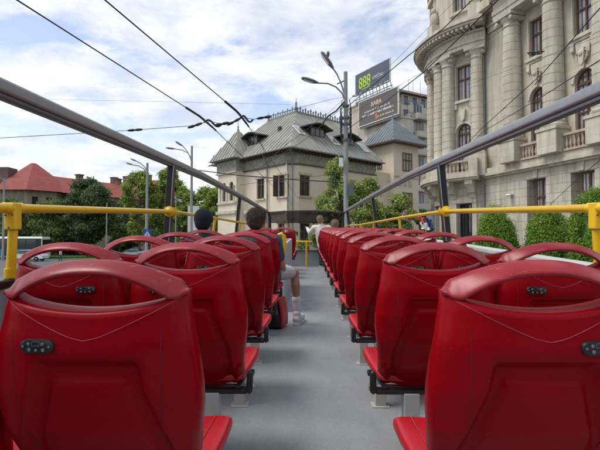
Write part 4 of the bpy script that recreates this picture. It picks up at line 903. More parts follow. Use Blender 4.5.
# eaves board, gutter, soffit with bracket tails
mb = MB(); mb.box(-.05, LX + .1, -.02, ww, EZ - .14, EZ - .02); mb.box(-.02, ww, ww, LY, EZ - .14, EZ - .02)
mb.build('soffit', M_wood, vil, smooth=0)
mb = MB(); mb.tube([(-.1, LY + 2, EZ - .08), (-.1, .1, EZ - .08), (.1, -.1, EZ - .08), (LX + .1, -.1, EZ - .08)], .085, 8); mb.build('gutter', M_iron, vil)
mb = MB()
for k in range(30): a = 1.2 + k * .4; mb.box(a, a + .09, .08, ww - .05, EZ - .30, EZ - .14) if a < LX else None
mb.build('rafter_ends', M_wood, vil, smooth=0); mb = MB()
for k in range(17): a = 1.2 + k * .4; mb.box(.08, ww - .05, a, a + .09, EZ - .30, EZ - .14)
mb.build('rafter_ends', M_wood, vil, smooth=0)
for x, y in ((1.1, 1.1 - .15), (.6, 4.0)):
    mb = MB(); mb.tube([(x * .1, y * .1 if y < 1.2 else y, EZ - .1), (x, y, EZ - 1.0), (x, y, 0)], .06, 8); mb.build('downpipe', M_iron, vil)
# ridge cresting and finials
mb = MB(); g = random.Random(5)
def crest(p, q):
    p, q = Vector(p), Vector(q); n = int((q - p).length / .36); mb.bar(p + Vector((0, 0, .06)), q + Vector((0, 0, .06)), .12, .12)
    d = (q - p).normalized()
    for k in range(n + 1):
        c = p + (q - p) * k / n; h = .62 if k % 2 else .44; s_ = .13
        mb.loft([[c + d * a + Vector((0, 0, z)) + o for a, z in ((-s_, .1), (s_, .1), (s_ * .5, h * .55), (s_ * 1.1, h * .75), (0, h + .1), (-s_ * 1.1, h * .75), (-s_ * .5, h * .55))] for o in (Vector((-d.y, d.x, 0)) * .02, Vector((d.y, -d.x, 0)) * .02)])
crest((5, 5.2, RZ), (5, 9.5, RZ)); crest((5.2, 5, RZ), (11.7, 5, RZ)); mb.build('ridge_cresting', M_iron, vil, smooth=0)
for x, y, z, h in ((5, 5, RZ, 1.4), (5, 9.55, RZ, .9)):
    mb = MB(); mb.lathe([(.16, z - .1), (.12, z + .3 * h), (.16, z + .35 * h), (.09, z + .42 * h), (.10, z + .7 * h), (.03, z + .78 * h), (.02, z + h)], 10, c=(x, y)); mb.build('finial', M_iron, vil)
# dormers with dark hooded roofs
M_dorm = mat('dark dormer wood', (.055, .045, .04), rough=.8, var=.3)
def dormer(f, x, u, w=1.5, h=1.0):
    z = EZ + (RZ - EZ) * u / 5; F_ = lambda a, b, c: f(x + a, u + b, z + c)
    W = lambda p: Vector(F_(*p)); mb = MB(W); mb.box(-w / 2, w / 2, 0, 1.1, -.15, h); b = mb.build('dormer', M_dorm, vil, smooth=0)
    mb = MB(W); n = 10; pr = [(-w * .95 + 1.9 * w * k / n, h - .12 + .42 * math.sin(math.pi * k / n) ** 1.3) for k in range(n + 1)]
    poly = pr + [(a, c - .12) for a, c in reversed(pr)]; mb.loft([[(a, y, c) for a, c in poly] for y in (-.5, 1.5)]); mb.build('dormer_roof', M_dorm, b, smooth=30)
    for s in (-1, 0, 1): mb = MB(W); mb.box(s * w / 3 - w * .13, s * w / 3 + w * .13, -.03, -.01, .1, h - .22); mb.build('dormer_window', M_dark, b, smooth=0)
dormer(fR, 5.0, 1.9, 1.8, .95); dormer(fR, 9.0, 1.6, 1.7, .85)
def skyl(f, x, u, w=.55, l=1.0):
    P = lambda a, b, c: Vector(f(x + a, u + b, EZ + (RZ - EZ) * (u + b) / 5 + c)); mb = MB(lambda p: P(p.x, p.y, p.z)); mb.box(-w, w, 0, l, .08, .16); o = mb.build('skylight', M_white, vil, smooth=0); mb = MB(lambda p: P(p.x, p.y, p.z)); mb.box(-w + .09, w - .09, .09, l - .09, .162, .17); mb.build('skylight_pane', M_pane, o, smooth=0)
skyl(fR, 2.9, 1.7, .42, .95); skyl(fR, 7.0, 1.2, .45, .9); skyl(fR, 11.2, 1.0, .4, 1.0)
dormer(fL, 7.6, 1.5, 1.7, .95)
mb = MB(); z = EZ + (RZ - EZ) * 2.6 / 5; mb.box(2.55, 2.85, 4.6, 4.9, z - .1, z + .45); mb.build('roof_vent', M_dorm, vil, smooth=0)
# windows
M_shut = mat('brown shutter', (.09, .06, .045), rough=.7)
def vwin(W, x, z0, z1, w=.6, box=True):
    f = frame_rect('window', vil, x - w, x + w, z0, z1, .15, M_shut, .10, trans=(.7,), warp=None if W is None else W, pane=M_dark)
    mb = MB(W); mb.box(x - w - .22, x + w + .22, -.05, 0, z1 + .02, z1 + .22); mb.build('lintel', M_carve, vil, smooth=0); mb = MB(W); mb.box(x - w - .2, x + w + .2, -.16, 0, z0 - .16, z0 - .02); mb.build('sill', M_carve, vil, smooth=0)
    mb = MB(W); mb.box(x + w + .01, x + w + .05, -.55, 0, z0, z1) if box else None
    if box: mb.build('shutter', M_shut, vil, smooth=0)
for w in winR[:1]: vwin(WR, w, 7.45, 9.3, .62, False)
for w in winL: vwin(WL, w, 7.4, 9.3, .6, w == winL[0])
vwin(WR, 2.4, 2.6, 5.0, .6, False); vwin(WR, 5.6, 2.6, 5.0, .6, False); vwin(WL, 1.95, 2.4, 5.0, .65, False)
for a in ((10.0, 10.7, 8.6, 9.1), (10.0, 10.7, 7.3, 8.1)): frame_rect('window', vil, *a[:2], a[2], a[3], .15, M_shut, .05, mull=(0,), trans=(), warp=WR, pane=M_dark)
# balcony on the left wall
mb = MB(WL); mb.box(4.2, 6.4, -1.1, 0, 6.0, 6.25); mb.box(4.2, 6.4, -1.1, -1.0, 6.9, 7.0); 
for k in range(9): mb.box(4.2 + k * .26, 4.32 + k * .26, -1.08, -1.02, 6.25, 6.9)
for s in (4.4, 5.3, 6.2): mb.loft([[(s + q, y, z) for y, z in ((0, 6.0), (-1.0, 6.0), (-.6, 5.6), (0, 5.1))] for q in (-.1, .1)])
mb.build('balcony', M_carve, vil, smooth=0)
mb = MB(WR); mb.box(ww + .9, LX - .3, -.07, 0, 5.9, 6.15); mb.build('floor_moulding', M_carve, vil, smooth=0)
mb = MB(WL); mb.box(ww + .9, 8.0, -.07, 0, 5.9, 6.15); mb.build('floor_moulding', M_carve, vil, smooth=0)
# square bay tower at the left end with arched loggia and its own pyramid roof
def WT(p): return Vector((-.15 + p.y, p.x, p.z))
lo = [(8.0 + .55 + k * 1.35, 8.0 + 1.25 + k * 1.35, 7.4, 9.3, .35) for k in range(2)]
mb = MB(WT); wall(mb, 8.0, 11.4, 0, 10.3, lo, dep=.22); mb.build('tower_wall', M_stucco, vil, smooth=0, fix=False)
mb = MB(); mb.box(-.14, .9, 7.96, 8.0, 0, 10.3); mb.box(.5, 3, 8.05, 11.35, 0, 11.3); mb.box(-.14, .5, 11.3, 11.4, 0, 10.3); mb.build('tower_side', M_stucco, vil, smooth=0)
mb = MB(); mb.box(-.25, .85, 7.9, 11.5, 10.3, 11.38); mb.build('tower_frieze', M_frieze, vil, smooth=0)
for a in ((-.35, -.15, 7.85, 11.55, 6.1, 6.4), (-.35, -.15, 7.85, 11.55, 10.15, 10.3), (-.3, -.15, 7.95, 11.4, 7.1, 7.3)): mb = MB(); mb.box(*a); mb.build('tower_moulding', M_carve, vil, smooth=0)
for l in lo:
    c = (l[0] + l[1]) / 2; mb = MB(WT); mb.prism([(l[0], l[2]), (l[1], l[2])] + [(c + .35 * math.cos(math.pi * k / 10), 8.95 + .35 * math.sin(math.pi * k / 10)) for k in range(11)], .17, .19); mb.build('arched_pane', M_dark, vil, smooth=0)
for s in (8.35, 9.58, 10.9): mb = MB(); mb.lathe([(.14, 7.3), (.10, 7.45), (.09, 8.7), (.16, 8.9)], 10, c=(-.2, s)); mb.build('loggia_column', M_carve, vil)
mb = MB(); ap = (1.2, 9.75, 14.9); cor = [(-.95, 7.3, EZ), (-.95, 12.1, EZ), (3.2, 12.1, EZ), (3.2, 7.3, EZ)]
mb.add(cor + [ap], [(0, 1, 4), (1, 2, 4), (2, 3, 4), (3, 0, 4), (0, 3, 2, 1)])
for a, b in ((0, 1), (3, 0)):
    for k in range(1, 9):
        q = Vector(cor[a]).lerp(Vector(cor[b]), k / 9); t_ = 1 - abs(k / 9 - .5) * 2; mid = (Vector(cor[a]) + Vector(cor[b])) / 2; e = q + (Vector(ap) - mid) * t_ * .97; mb.bar(q + Vector((0, 0, .05)), e + Vector((0, 0, .05)), .06, .08)
mb.build('tower_roof', M_zinc, vil, smooth=0)
mb = MB(); mb.lathe([(.14, 14.8), (.06, 15.0), (.10, 15.15), (.03, 15.3), (.02, 15.8)], 8, c=(ap[0], ap[1])); mb.build('finial', M_iron, vil)

# tower house with blue grey pyramid roof behind the villa's right end
tc_ = at(393, 200, 50); th_ = empty('tower_house', (tc_.x, tc_.y, 0), VA + R(-6), 'cream square tower house with pyramid roof of blue grey slate', 'house')
w = 1.95; mb = MB()
mb.box(-w, w, -w, w, 0, 14.0); mb.build('wall', M_stucco, th_, smooth=0)
ez = at(393, 140.5, 48).z; az = at(384, 118.7, 50).z
mb = MB(); e = 2.75; cor = [(-e, -e, ez - .25), (e, -e, ez - .25), (e, e, ez - .25), (-e, e, ez - .25)]; mb.add(cor + [(0, 0, az)], [(0, 1, 4), (1, 2, 4), (2, 3, 4), (3, 0, 4), (3, 2, 1, 0)])
for a, b in ((0, 1), (3, 0), (1, 2)):
    for k in range(1, 12):
        q = Vector(cor[a]).lerp(Vector(cor[b]), k / 12); t_ = 1 - abs(k / 12 - .5) * 2; mid = (Vector(cor[a]) + Vector(cor[b])) / 2; mb.bar(q + Vector((0, 0, .04)), q + (Vector((0, 0, az)) - mid) * t_ * .96 + Vector((0, 0, .04)), .05, .06)
mb.lathe([(.12, az - .15), (.05, az + .1), (.08, az + .2), (.01, az + .7)], 8); mb.build('roof', M_blue, th_, smooth=0)
mb = MB(); mb.box(-e, e, -e, e, ez - .42, ez - .26); mb.build('soffit', M_wood, th_, smooth=0)
def wy(y0): return lambda p: Vector((p.x, y0 + p.y, p.z))
for z0, z1 in ((10.9, 12.9), (6.8, 8.6)): 
    f = frame_rect('window', th_, -.6, .9, z0, z1, -w - .06, M_shut, .09, mull=(2,), trans=(.6,), pane=M_dark)
mb = MB()
for k in range(3): mb.box(-1.2 + k * .8, -.8 + k * .8, -w - .08, -w, 9.3, 9.9)
mb.box(-w - .03, w + .03, -w - .1, -w, 10.2, 10.35); mb.build('moulding', M_carve, th_, smooth=0)
frame_rect('window', th_, -.45, .25, 11.2, 12.2, 0, M_shut, .07, pane=M_dark, warp=lambda p: Vector((-w - .06 + p.y, -p.x, p.z)))
mb = MB(); mb.box(-6.4, -w, -w + .6, w, 0, 10.6); mb.build('low_wing', M_stucco, th_, smooth=0)
# ------------------------------------------------------------------ apartment block with two billboards
def text(s, size, m, parent, M, name='lettering', depth=.02, align='LEFT', sx=1):
    cu = bpy.data.curves.new(name, 'FONT'); cu.body = s; cu.size = size; cu.extrude = depth; cu.align_x = align; cu.offset = size * .012
    o = bpy.data.objects.new('tmp', cu); COL.objects.link(o); dg = bpy.context.evaluated_depsgraph_get(); dg.update()
    me = bpy.data.meshes.new_from_object(o.evaluated_get(dg)); bpy.data.objects.remove(o); me.name = name; me.transform(M @ Matrix.Diagonal((sx, 1, 1, 1))); me.materials.clear(); return link(name, me, m, parent)
ca = at(404, 200, 70); apt = empty('apartment_block', (ca.x, ca.y, 0), R(30), 'beige concrete apartment block with stepped balconies behind the tower house', 'building')
TZ = 27.6
mb = MB(); mb.box(0, 2.1, 0, 15, 0, 22.6); mb.box(0, 2.0, 4, 15, 22.6, TZ); mb.box(.6, 14, 1.3, 15, 22.3, 25.2); mb.box(2.1, 14, .9, 15, 0, 25.2); mb.box(2.1, 14, .55, .9, 0, 22.4); mb.build('wall', M_conc, apt, smooth=0)
mb = MB(); mb.box(-.15, 2.25, 3.9, 15.1, TZ, TZ + .25); mb.box(-.15, 2.25, -.15, 4.0, 22.6, 22.85); mb.box(-.02, 0, 9, 9.7, 18, 24); mb.build('parapet', M_carve, apt, smooth=0)
mb = MB(); mb.box(1.6, 13.9, 2.2, 14.6, 25.2, 27.4); mb.build('setback_storey', M_conc, apt, smooth=0)
mb = MB(); mb.add([(.9, 1.3, 27.3), (14.4, 1.3, 27.3), (14.4, 15, 27.3), (.9, 15, 27.3), (2.5, 5, 29.3), (14.4, 5, 29.3), (14.4, 12, 29.3), (2.5, 12, 29.3)], [(0, 1, 5, 4), (1, 2, 6, 5), (2, 3, 7, 6), (3, 0, 4, 7), (4, 5, 6, 7), (3, 2, 1, 0)]); mb.build('roof', M_brownr, apt, smooth=0)
g = random.Random(11)
for k in range(8):
    z = 3.2 + 2.9 * k
    for j in range(3):
        x = 2.9 + j * 3.7; y = .55 if z < 21 else .9
        mb = MB(); mb.box(x, x + 2.0, y - .03, y + .0, z + .3, z + 1.9); f = mb.build('window', M_dark, apt, smooth=0)
        mb = MB(); 
        for q in (0, .66, 1.33, 1.94): mb.box(x + q, x + q + .06, y - .06, y - .031, z + .3, z + 1.9)
        mb.build('frame', M_white, f, smooth=0)
        if z < 24:
            mb = MB(); mb.box(x - .3, x + 2.3, -.55, y, z - .75, z - .6); mb.box(x - .3, x + 2.3, -.6, -.5, z - .6, z + .2); mb.box(x - .3, x - .2, -.5, y, z - .6, z + .2); mb.box(x + 2.2, x + 2.3, -.5, y, z - .6, z + .2); mb.build('balcony', M_conc if g.random() < .7 else M_carve, apt, smooth=0)
for x, y, z in ((1.1, 1.3, 22.9), (2.3, 1.3, 22.9), (4.2, 1.3, 22.9), (6.2, 1.3, 22.9), (8.2, 1.3, 22.9), (2.1, 2.2, 25.5), (4.0, 2.2, 25.5), (6.0, 2.2, 25.5), (8.0, 2.2, 25.5), (10.0, 2.2, 25.5)):
    mb = MB(); mb.box(x, x + 1.0, y - .04, y, z, z + 1.6); f = mb.build('window', M_dark, apt, smooth=0); mb = MB(); mb.box(x - .08, x, y - .07, y, z - .05, z + 1.65); mb.box(x + 1.0, x + 1.08, y - .07, y, z - .05, z + 1.65); mb.box(x, x + 1, y - .07, y, z + 1.6, z + 1.68); mb.build('frame', M_white, f, smooth=0)
for x0, x1, y, z in ((.1, 13.8, .1, 22.85), (1.0, 13.8, 1.4, 25.25)):
    mb = MB(); mb.box(x0, x1, y, y + .05, z + .85, z + .92); mb.box(x0, x1, y, y + .05, z + .1, z + .16)
    for k in range(int((x1 - x0) / .3)): mb.box(x0 + .3 * k, x0 + .3 * k + .05, y, y + .05, z, z + .9)
    mb.build('terrace_railing', M_iron, apt, smooth=0)
for x, z in ((3.2, 22.9), (5.6, 22.9), (7.4, 22.9), (1.4, 22.9), (3.0, 25.3), (5.3, 25.3)): mb = MB(); mb.box(x, x + .7, .5 if z < 24 else 1.6, 1.0 if z < 24 else 2.0, z, z + .7); mb.build('air_conditioner', M_white, apt, smooth=0, bevel=.03)
for k in range(6): mb = MB(); mb.box(-.04, .0, 11.4, 12.3, 6 + 2.9 * k, 7.6 + 2.9 * k); mb.build('side_window', M_dark, apt, smooth=0)
for x, y in ((3.6, 3), (5, 3.4), (6.3, 3)): mb = MB(); mb.box(x, x + .9, y, y + .8, 25.2, 26.4 + g.random() * 2); mb.tube([(x + .4, y, 27), (x + .4, y, 30.5)], .03, 5); mb.build('antenna', M_iron, apt, smooth=0)
def board(label, t0, t1, z0, z1, x, m, posts):
    M_ = Matrix.Translation((ca.x, ca.y, 0)) @ Matrix.Rotation(R(30), 4, 'Z') @ Matrix.Translation((x, t0, z0)); t = empty('billboard', M=M_, label=label, cat='billboard')
    W, H_ = t1 - t0, z1 - z0; mb = MB(); mb.box(0, .12, 0, W, 0, H_); mb.build('board', m, t, smooth=0)
    mb = MB(); mb.box(-.03, .2, -.12, 0, -.12, H_ + .12); mb.box(-.03, .2, W, W + .12, -.12, H_ + .12); mb.box(-.03, .2, 0, W, H_, H_ + .12); mb.box(-.03, .2, 0, W, -.12, 0); mb.build('frame', M_white if not posts else M_trim, t, smooth=0)
    mb = MB()
    if posts:
        for k in range(5): y = W * (k + .5) / 5; mb.bar((.2, y, -1.6), (.2, y, H_ * .9), .1, .1); mb.bar((1.6, y, -1.6), (.2, y, H_ * .6), .08, .08)
        for k in range(7): y = W * (k + .5) / 7; mb.bar((.0, y, -.2), (-.9, y, -.5), .05, .05); mb.box(-1.15, -.85, y - .18, y + .18, -.6, -.42)
        mb.bar((.2, -.4, -.9), (.2, W + .4, -.9), .1, .1); mb.bar((-.1, -.2, -.3), (-.1, W + .2, -.3), .12, .1)
        mb.box(-.1, 1.4, 0, W, -1.7, -1.35)
    else:
        for k in range(6): y = W * (k + .5) / 6; mb.bar((.12, y, .3), (.9, y, .3), .08, .08); mb.bar((.12, y, H_ - .3), (.9, y, H_ - .3), .08, .08)
        mb.box(.12, .4, 0, W, -.45, -.14)
    mb.build('support', M_iron, t, smooth=0); return t, W, H_
def TM(W, y, z): return Matrix(((0, 0, -1, -.02), (-1, 0, 0, W - y), (0, 1, 0, z), (0, 0, 0, 1)))
M_b1 = mat('slate blue poster', (.085, .10, .13), rough=.5, var=.1, scale=.6); M_b2 = mat('brown grey poster', (.11, .098, .09), rough=.5, var=.1, scale=.6)
M_lime = mat('lime lettering', (.42, .62, .06), rough=.5); M_gold = mat('gold lettering', (.66, .55, .34), rough=.5); M_pale = mat('pale lettering', (.52, .54, .57), rough=.5); M_orange = mat('orange figure', (.50, .16, .10))
b1, W, H_ = board('slate billboard with lime 888 standing on the apartment roof', 2.9, 12.0, 29.5, 33.0, -.2, M_b1, True)
text('888', 2.75, M_lime, b1, TM(W, .9, .75), sx=.82); text('casino', 1.15, M_pale, b1, TM(W, 4.7, 1.35))
mb = MB(); mb.box(-.03, 0, W - 4.0, W - 1.5, .42, .56); mb.build('lime_line', M_lime, b1, smooth=0)
b2, W, H_ = board('brown grey billboard with gold heading, white framed, on the apartment wall', .15, 10.0, 23.2, 27.4, -1.0, M_b2, False)
text('BABA', 1.05, M_gold, b2, TM(W, 3.3, 2.75), sx=1.05)
g = random.Random(4)
def strokes(par, y, z, L_, h, m):
    mb = MB(); x = 0
    while x < L_:
        w_ = g.uniform(.12, .3)
        a = W - y - x; mb.box(-.025, 0, a - w_ * .8, a, z, z + h * g.choice((1, 1, 1.35))); x += w_ + (.22 if g.random() < .2 else .04)
    o = mb.build('small_print', m, par, smooth=0); o['kind'] = 'stuff'
strokes(b2, 1.5, 1.95, 6.6, .26, M_pale); strokes(b2, 1.0, 1.35, 7.8, .28, M_white); strokes(b2, 5.0, .55, 3.6, .2, M_gold)
mb = MB(); mb.box(-.03, 0, W - 5.0, W - 4.4, .3, 1.25); mb.ball((-.03, W - 4.7, 1.45), (.04, .2, .22), 10, 6); mb.build('orange_figure', M_orange, b2, smooth=0)

# ------------------------------------------------------------------ red roofed building far left
p0 = at(33, 200, 82); red = empty('red_roof_building', (p0.x, p0.y, .8), 0, 'old brick building with steep red roof and polygonal end far left', 'building')
def hip(mb, pts_eave, pts_ridge, faces): mb.add(list(pts_eave) + list(pts_ridge), faces)
mb = MB(); oc = lambda r, z: [(r * math.cos(R(22.5 + 45 * k)), r * math.sin(R(22.5 + 45 * k)), z) for k in range(8)]
mb.loft([oc(5.9, 0), oc(5.9, 11.6)]); mb.box(-30, 0, -3.5, 9, 0, 11.2); mb.build('wall', M_wallL, red, smooth=0)
mb = MB(); mb.loft([oc(7.3, 11.1), oc(5.2, 12.9), oc(.5, 16.6), oc(.02, 16.7)]); mb.add([(-31, -4.6, 11.1), (0, -4.6, 11.1), (0, 10, 11.1), (-31, 10, 11.1), (-25, 2.6, 15.5), (0, 2.6, 15.5)], [(0, 1, 5, 4), (2, 3, 4, 5), (3, 0, 4), (3, 2, 1, 0)]); mb.build('roof', M_tile, red, smooth=0)
mb = MB(); mb.box(-5.0, -1.9, -4.2, -1.6, 12.6, 15.3); mb.build('flat_dormer', M_brownr, red, smooth=0)
for k in range(8):
    a = R(45 * k); Mw = Matrix.Rotation(a, 4, 'Z')
    for s in (-1.1, 1.1):
        for z in (2, 5.2, 8.2): mb = MB(); mb.box(5.46, 5.5, s - .45, s + .45, z, z + 1.9, Mw); mb.build('window', M_dark, red, smooth=0)
for k in range(9):
    for z in (2, 5.2, 8.2): mb = MB(); x = -28 + 2.6 * k; mb.box(x, x + 1.0, -3.54, -3.5, z, z + 1.9); mb.build('window', M_dark, red, smooth=0)
wd = Vector((.50, .866)); wa = math.atan2(wd.y, wd.x); Mw = Matrix.Rotation(wa, 4, 'Z')
mb = MB(); mb.box(3, 24, -6.5, 4.5, 0, 11.0, Mw); mb.build('wing_wall', M_wallL, red, smooth=0)
mb = MB(); mb.add([(1, -7.4, 11), (25, -7.4, 11), (25, 5.4, 11), (1, 5.4, 11), (1, -1, 14.6), (23, -1, 14.6)], [(0, 1, 5, 4), (1, 2, 5), (2, 3, 4, 5), (3, 0, 4), (3, 2, 1, 0)], Mw); mb.build('wing_roof', M_tile, red, smooth=0)
for x, z in ((8, 15.4), (17, 15.6)): mb = MB(); mb.box(x, x + 1.0, -1.4, -.4, 13.5, z, Mw); mb.box(x - .15, x + 1.15, -1.55, -.25, z, z + .2, Mw); mb.build('chimney', M_brownr, red, smooth=0)
for k in range(7):
    for z in (5.2, 8.2): mb = MB(); x = 5 + 2.7 * k; mb.box(x, x + 1.1, -6.54, -6.5, z, z + 1.9, Mw); mb.build('window', M_dark, red, smooth=0)
p1 = at(118, 200, 104); wh = empty('white_house', (p1.x, p1.y, 1), R(-22), 'pale house with red tile roof and chimneys seen between the left trees', 'house')
mb = MB(); mb.box(-12, 14, 0, 11, 0, 12.6); mb.build('wall', M_white, wh, smooth=0)
mb = MB(); mb.add([(-13, -1, 12.4), (15, -1, 12.4), (15, 12, 12.4), (-13, 12, 12.4), (-9, 5.5, 16.6), (11, 5.5, 16.6)], [(0, 1, 5, 4), (1, 2, 5), (2, 3, 4, 5), (3, 0, 4), (3, 2, 1, 0)]); mb.build('roof', M_tile, wh, smooth=0)
for x in (-7, -3, 3.5): mb = MB(); mb.box(x, x + 1.3, 4.6, 5.8, 15, 17.7); mb.box(x - .15, x + 1.45, 4.5, 5.9, 17.7, 17.9); mb.build('chimney', M_brownr, wh, smooth=0)
for x in (-10, -6.5, -3, .5, 4, 7.5): 
    for z in (4, 7.4): mb = MB(); mb.box(x, x + 1.2, -.04, 0, z, z + 1.8); mb.build('window', M_dark, wh, smooth=0)
    mb = MB(); mb.box(x, x + 1.2, .2, 2, 12.9, 14.4); mb.build('dormer', M_brownr, wh, smooth=0)

# ------------------------------------------------------------------ trees and shrubs
def T(px, Y, top, wpx, label, group, m, n, leaf, seed, base=.2, **k):
    p = at(px, 200, Y); zt_ = at(px, top, Y).z; z0 = ground_z(p.x, p.y); return tree((p.x, p.y, z0), zt_ - z0, wpx * Y / 900, label, group, m, n, leaf, seed, base, **k)
GL = 'trees beyond the road on the left'
T(88, 70, 175, 52, 'tall dark dense tree right of the red roof', GL, ML_dark, 34000, .18, 1, .12, nclump=70)
T(10, 66, 198, 46, 'mid green tree in front of the red roofed building at the left picture edge', GL, ML_mid, 20000, .17, 2, .1)
T(48, 67, 200, 44, 'low mid green tree below the red roof eaves', GL, ML_mid, 20000, .17, 3, .1)
T(141, 63, 166, 40, 'yellow green tree behind the far double armed lamp', GL, ML_light, 28000, .14, 4, .15, nclump=60)
T(168, 66, 163, 38, 'yellow green tree left of the near double armed lamp', GL, ML_light, 28000, .14, 5, .12, nclump=60)
T(187, 64, 178, 34, 'yellow green tree behind the blank white panel', GL, ML_light, 24000, .14, 6, .12)
T(214, 60, 184, 30, 'small yellow green tree touching the villa tower', GL, ML_light, 14000, .16, 7, .1)
T(204, 63, 184, 40, 'round yellow green tree right of the black rail post', GL, ML_light, 14000, .16, 36, .08, nclump=50)
T(228, 68, 194, 32, 'low yellow green tree just left of the villa tower', GL, ML_light, 10000, .16, 37, .05, nclump=40)
T(120, 72, 196, 34, 'low mid green tree between the dark tree and the far lamp', GL, ML_mid, 10000, .18, 38, .05, nclump=40)
T(62, 76, 214, 60, 'broad dark bush under the tall dark tree', GL, ML_dark, 11000, .22, 8, .02, nclump=34)
T(15, 75, 216, 60, 'broad dark bush behind the teal bus', GL, ML_dark, 11000, .22, 9, .02, nclump=34)
T(120, 78, 212, 50, 'dark bush between the tall dark tree and the lamp', GL, ML_dark, 6000, .24, 10, .02, nclump=34)
T(165, 80, 214, 60, 'dark bush behind the black rail post', GL, ML_mid, 6000, .24, 12, .02, nclump=34)
g = random.Random(9)
V_ = [leaves([((-120 + 7 * k + g.uniform(-2, 2), 150 + g.uniform(-8, 8), g.uniform(5, 8)), (6, 5, g.uniform(5, 8))) for k in range(24)], 26000, .5, 21)]
g = random.Random(19)
Vb = leaves([((-60 + 6 * k + g.uniform(-2, 2), -34 + g.uniform(-5, 5), g.uniform(4, 9)), (5, 4, g.uniform(5, 8))) for k in range(22)], 22000, .45, 23)
wb_ = leaf_obj('woods', Vb, ML_dark, None); tag(wb_, 'unseen belt of dark trees added behind the bus to darken reflections', 'woods', kind='stuff')  # out-of-view trees, added to cut sky reflections and fill light on the seats
wl = leaf_obj('woods', V_[0], ML_mid, None); tag(wl, 'far belt of green trees behind the left buildings', 'woods', kind='stuff')
GV = 'light green trees before the villa'
T(340, 33.5, 153, 48, 'loose fresh green tree left of the concrete lamp pole', GV, ML_fresh, 22000, .085, 41, .18, nclump=48, tr=.10)
T(368, 33, 172, 52, 'loose fresh green tree right of the concrete lamp pole', GV, ML_fresh, 22000, .085, 42, .15, nclump=48, tr=.10)
T(398, 34, 186, 44, 'low fresh green tree in front of the tower house', GV, ML_fresh, 18000, .085, 43, .1, nclump=34, tr=.09)
T(322, 35, 200, 26, 'small green tree behind the windscreen', GV, ML_fresh, 4000, .13, 44, .1, nclump=26, tr=.08)
T(292, 36, 224, 30, 'low green bush at the villa corner', GV, ML_fresh, 3000, .12, 45, .02, nclump=12, tr=.06)
T(420, 38, 200, 28, 'dark dense shrub under the curved balcony', 'shrubs by the palace', ML_dark, 6000, .11, 46, .02, nclump=34, tr=.08)
T(440, 33, 228, 26, 'low green shrub before the palace door', 'shrubs by the palace', ML_mid, 3000, .10, 47, .02, nclump=12, tr=.05)
def thuja(px, Y, top, wpx, label, seed):
    p = at(px, 200, Y); H_ = at(px, top, Y).z; r = wpx * Y / 900; t = empty('thuja_shrub', (p.x, p.y, 0.1), seed, label, 'shrub', 'clipped thujas along the palace'); g = random.Random(seed)
    cl = []; prof = lambda q: .86 + .14 * q / .5 if q < .5 else max(0, 1 - ((q - .5) / .505) ** 3.0) ** .62
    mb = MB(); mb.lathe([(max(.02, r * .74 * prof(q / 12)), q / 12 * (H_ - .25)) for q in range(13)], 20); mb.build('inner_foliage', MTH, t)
    for k in range(330):
        q = g.random() ** .6; rr_ = r * prof(q) * g.uniform(.84, 1.0); a = g.random() * 6.283; s = g.uniform(.10, .19); cl.append(((rr_ * math.cos(a), rr_ * math.sin(a), q * (H_ - .2)), (s, s, s * 2.0)))
    leaf_obj('foliage', leaves(cl, 95000, .027, seed, shell=.2), ML_thuja, t); mb = MB(); mb.tube([(0, 0, -.1), (0, 0, 1)], .08, 8); mb.build('trunk', M_bark, t)
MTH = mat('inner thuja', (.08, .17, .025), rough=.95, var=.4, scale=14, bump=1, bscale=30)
thuja(495, 15.6, 211, 42, 'rounded green thuja left of the other thujas, before the curved corner', 51)
thuja(548, 15, 212, 49, 'rounded green thuja between its two neighbours, under the ground floor windows', 52)
thuja(594, 14, 193, 52, 'tallest green thuja at the right picture edge', 53)

# ------------------------------------------------------------------ lamps, poles, signs
def lamp_head(par, p, d, s=1.0):
    p, d = Vector(p), Vector(d).normalized(); a = d.cross(Vector((0, 0, 1))).normalized(); u = a.cross(d)
    mb = MB(); rings = []
    for q, w_, h_ in ((0, .05, .05), (.06, .10, .06), (.2, .17, .09), (.5, .19, .10), (.72, .15, .08), (.8, .05, .04)):
        rings.append([p + d * q * s + a * w_ * s * math.cos(t) + u * (h_ * s * max(-.35, math.sin(t)) + .0) for t in [2 * math.pi * k / 14 for k in range(14)]])
    mb.loft(rings); o = mb.build('lamp_head', M_lamp, par); mb = MB(); c = p + d * .42 * s - u * .038 * s
    mb.loft([[c + d * (x_ * s) + a * (y_ * s) + u * z_ for x_, y_ in ((-.2, -.11), (.24, -.11), (.24, .11), (-.2, .11))] for z_ in (0, -.03 * s)]); mb.build('lamp_glass', M_white, o, smooth=0, bevel=.01)
def lamp(px, Y, top, arms, label, r=.13, group=None, m=None, zb=None):
    p = at(px, 200, Y); z0 = ground_z(p.x, p.y); t = empty('street_lamp', (p.x, p.y, z0), 0, label, 'street lamp', group); zt_ = at(px, top, Y).z - z0
    mb = MB(); mb.lathe([(r * 1.35, 0), (r * 1.3, .8), (r * 1.05, .9), (r * .72, zt_)], 14); mb.build('pole', m or M_pole, t)
    for pts, (hx, hy), s in arms:
        W = [at(u, v, Y) - Vector((p.x, p.y, z0)) for u, v in pts]; mb = MB(); mb.tube(W, r * .32, 8); mb.build('arm', M_pole, t)
        lamp_head(t, W[-1], (at(hx, hy, Y) - at(*pts[-1], Y)), s)
    return t, zt_
pl_, zt_ = lamp(346, 20, 72, [([(345.5, 105), (344, 93), (341, 83), (337, 74), (333, 68.5)], (325, 57.5), 1.15), ([(345.5, 102), (342, 93), (336, 87), (328, 83.5), (318, 83)], (306, 79.5), .98)], 'tall concrete lamp pole with two arms and cables ahead of the bus', .118)
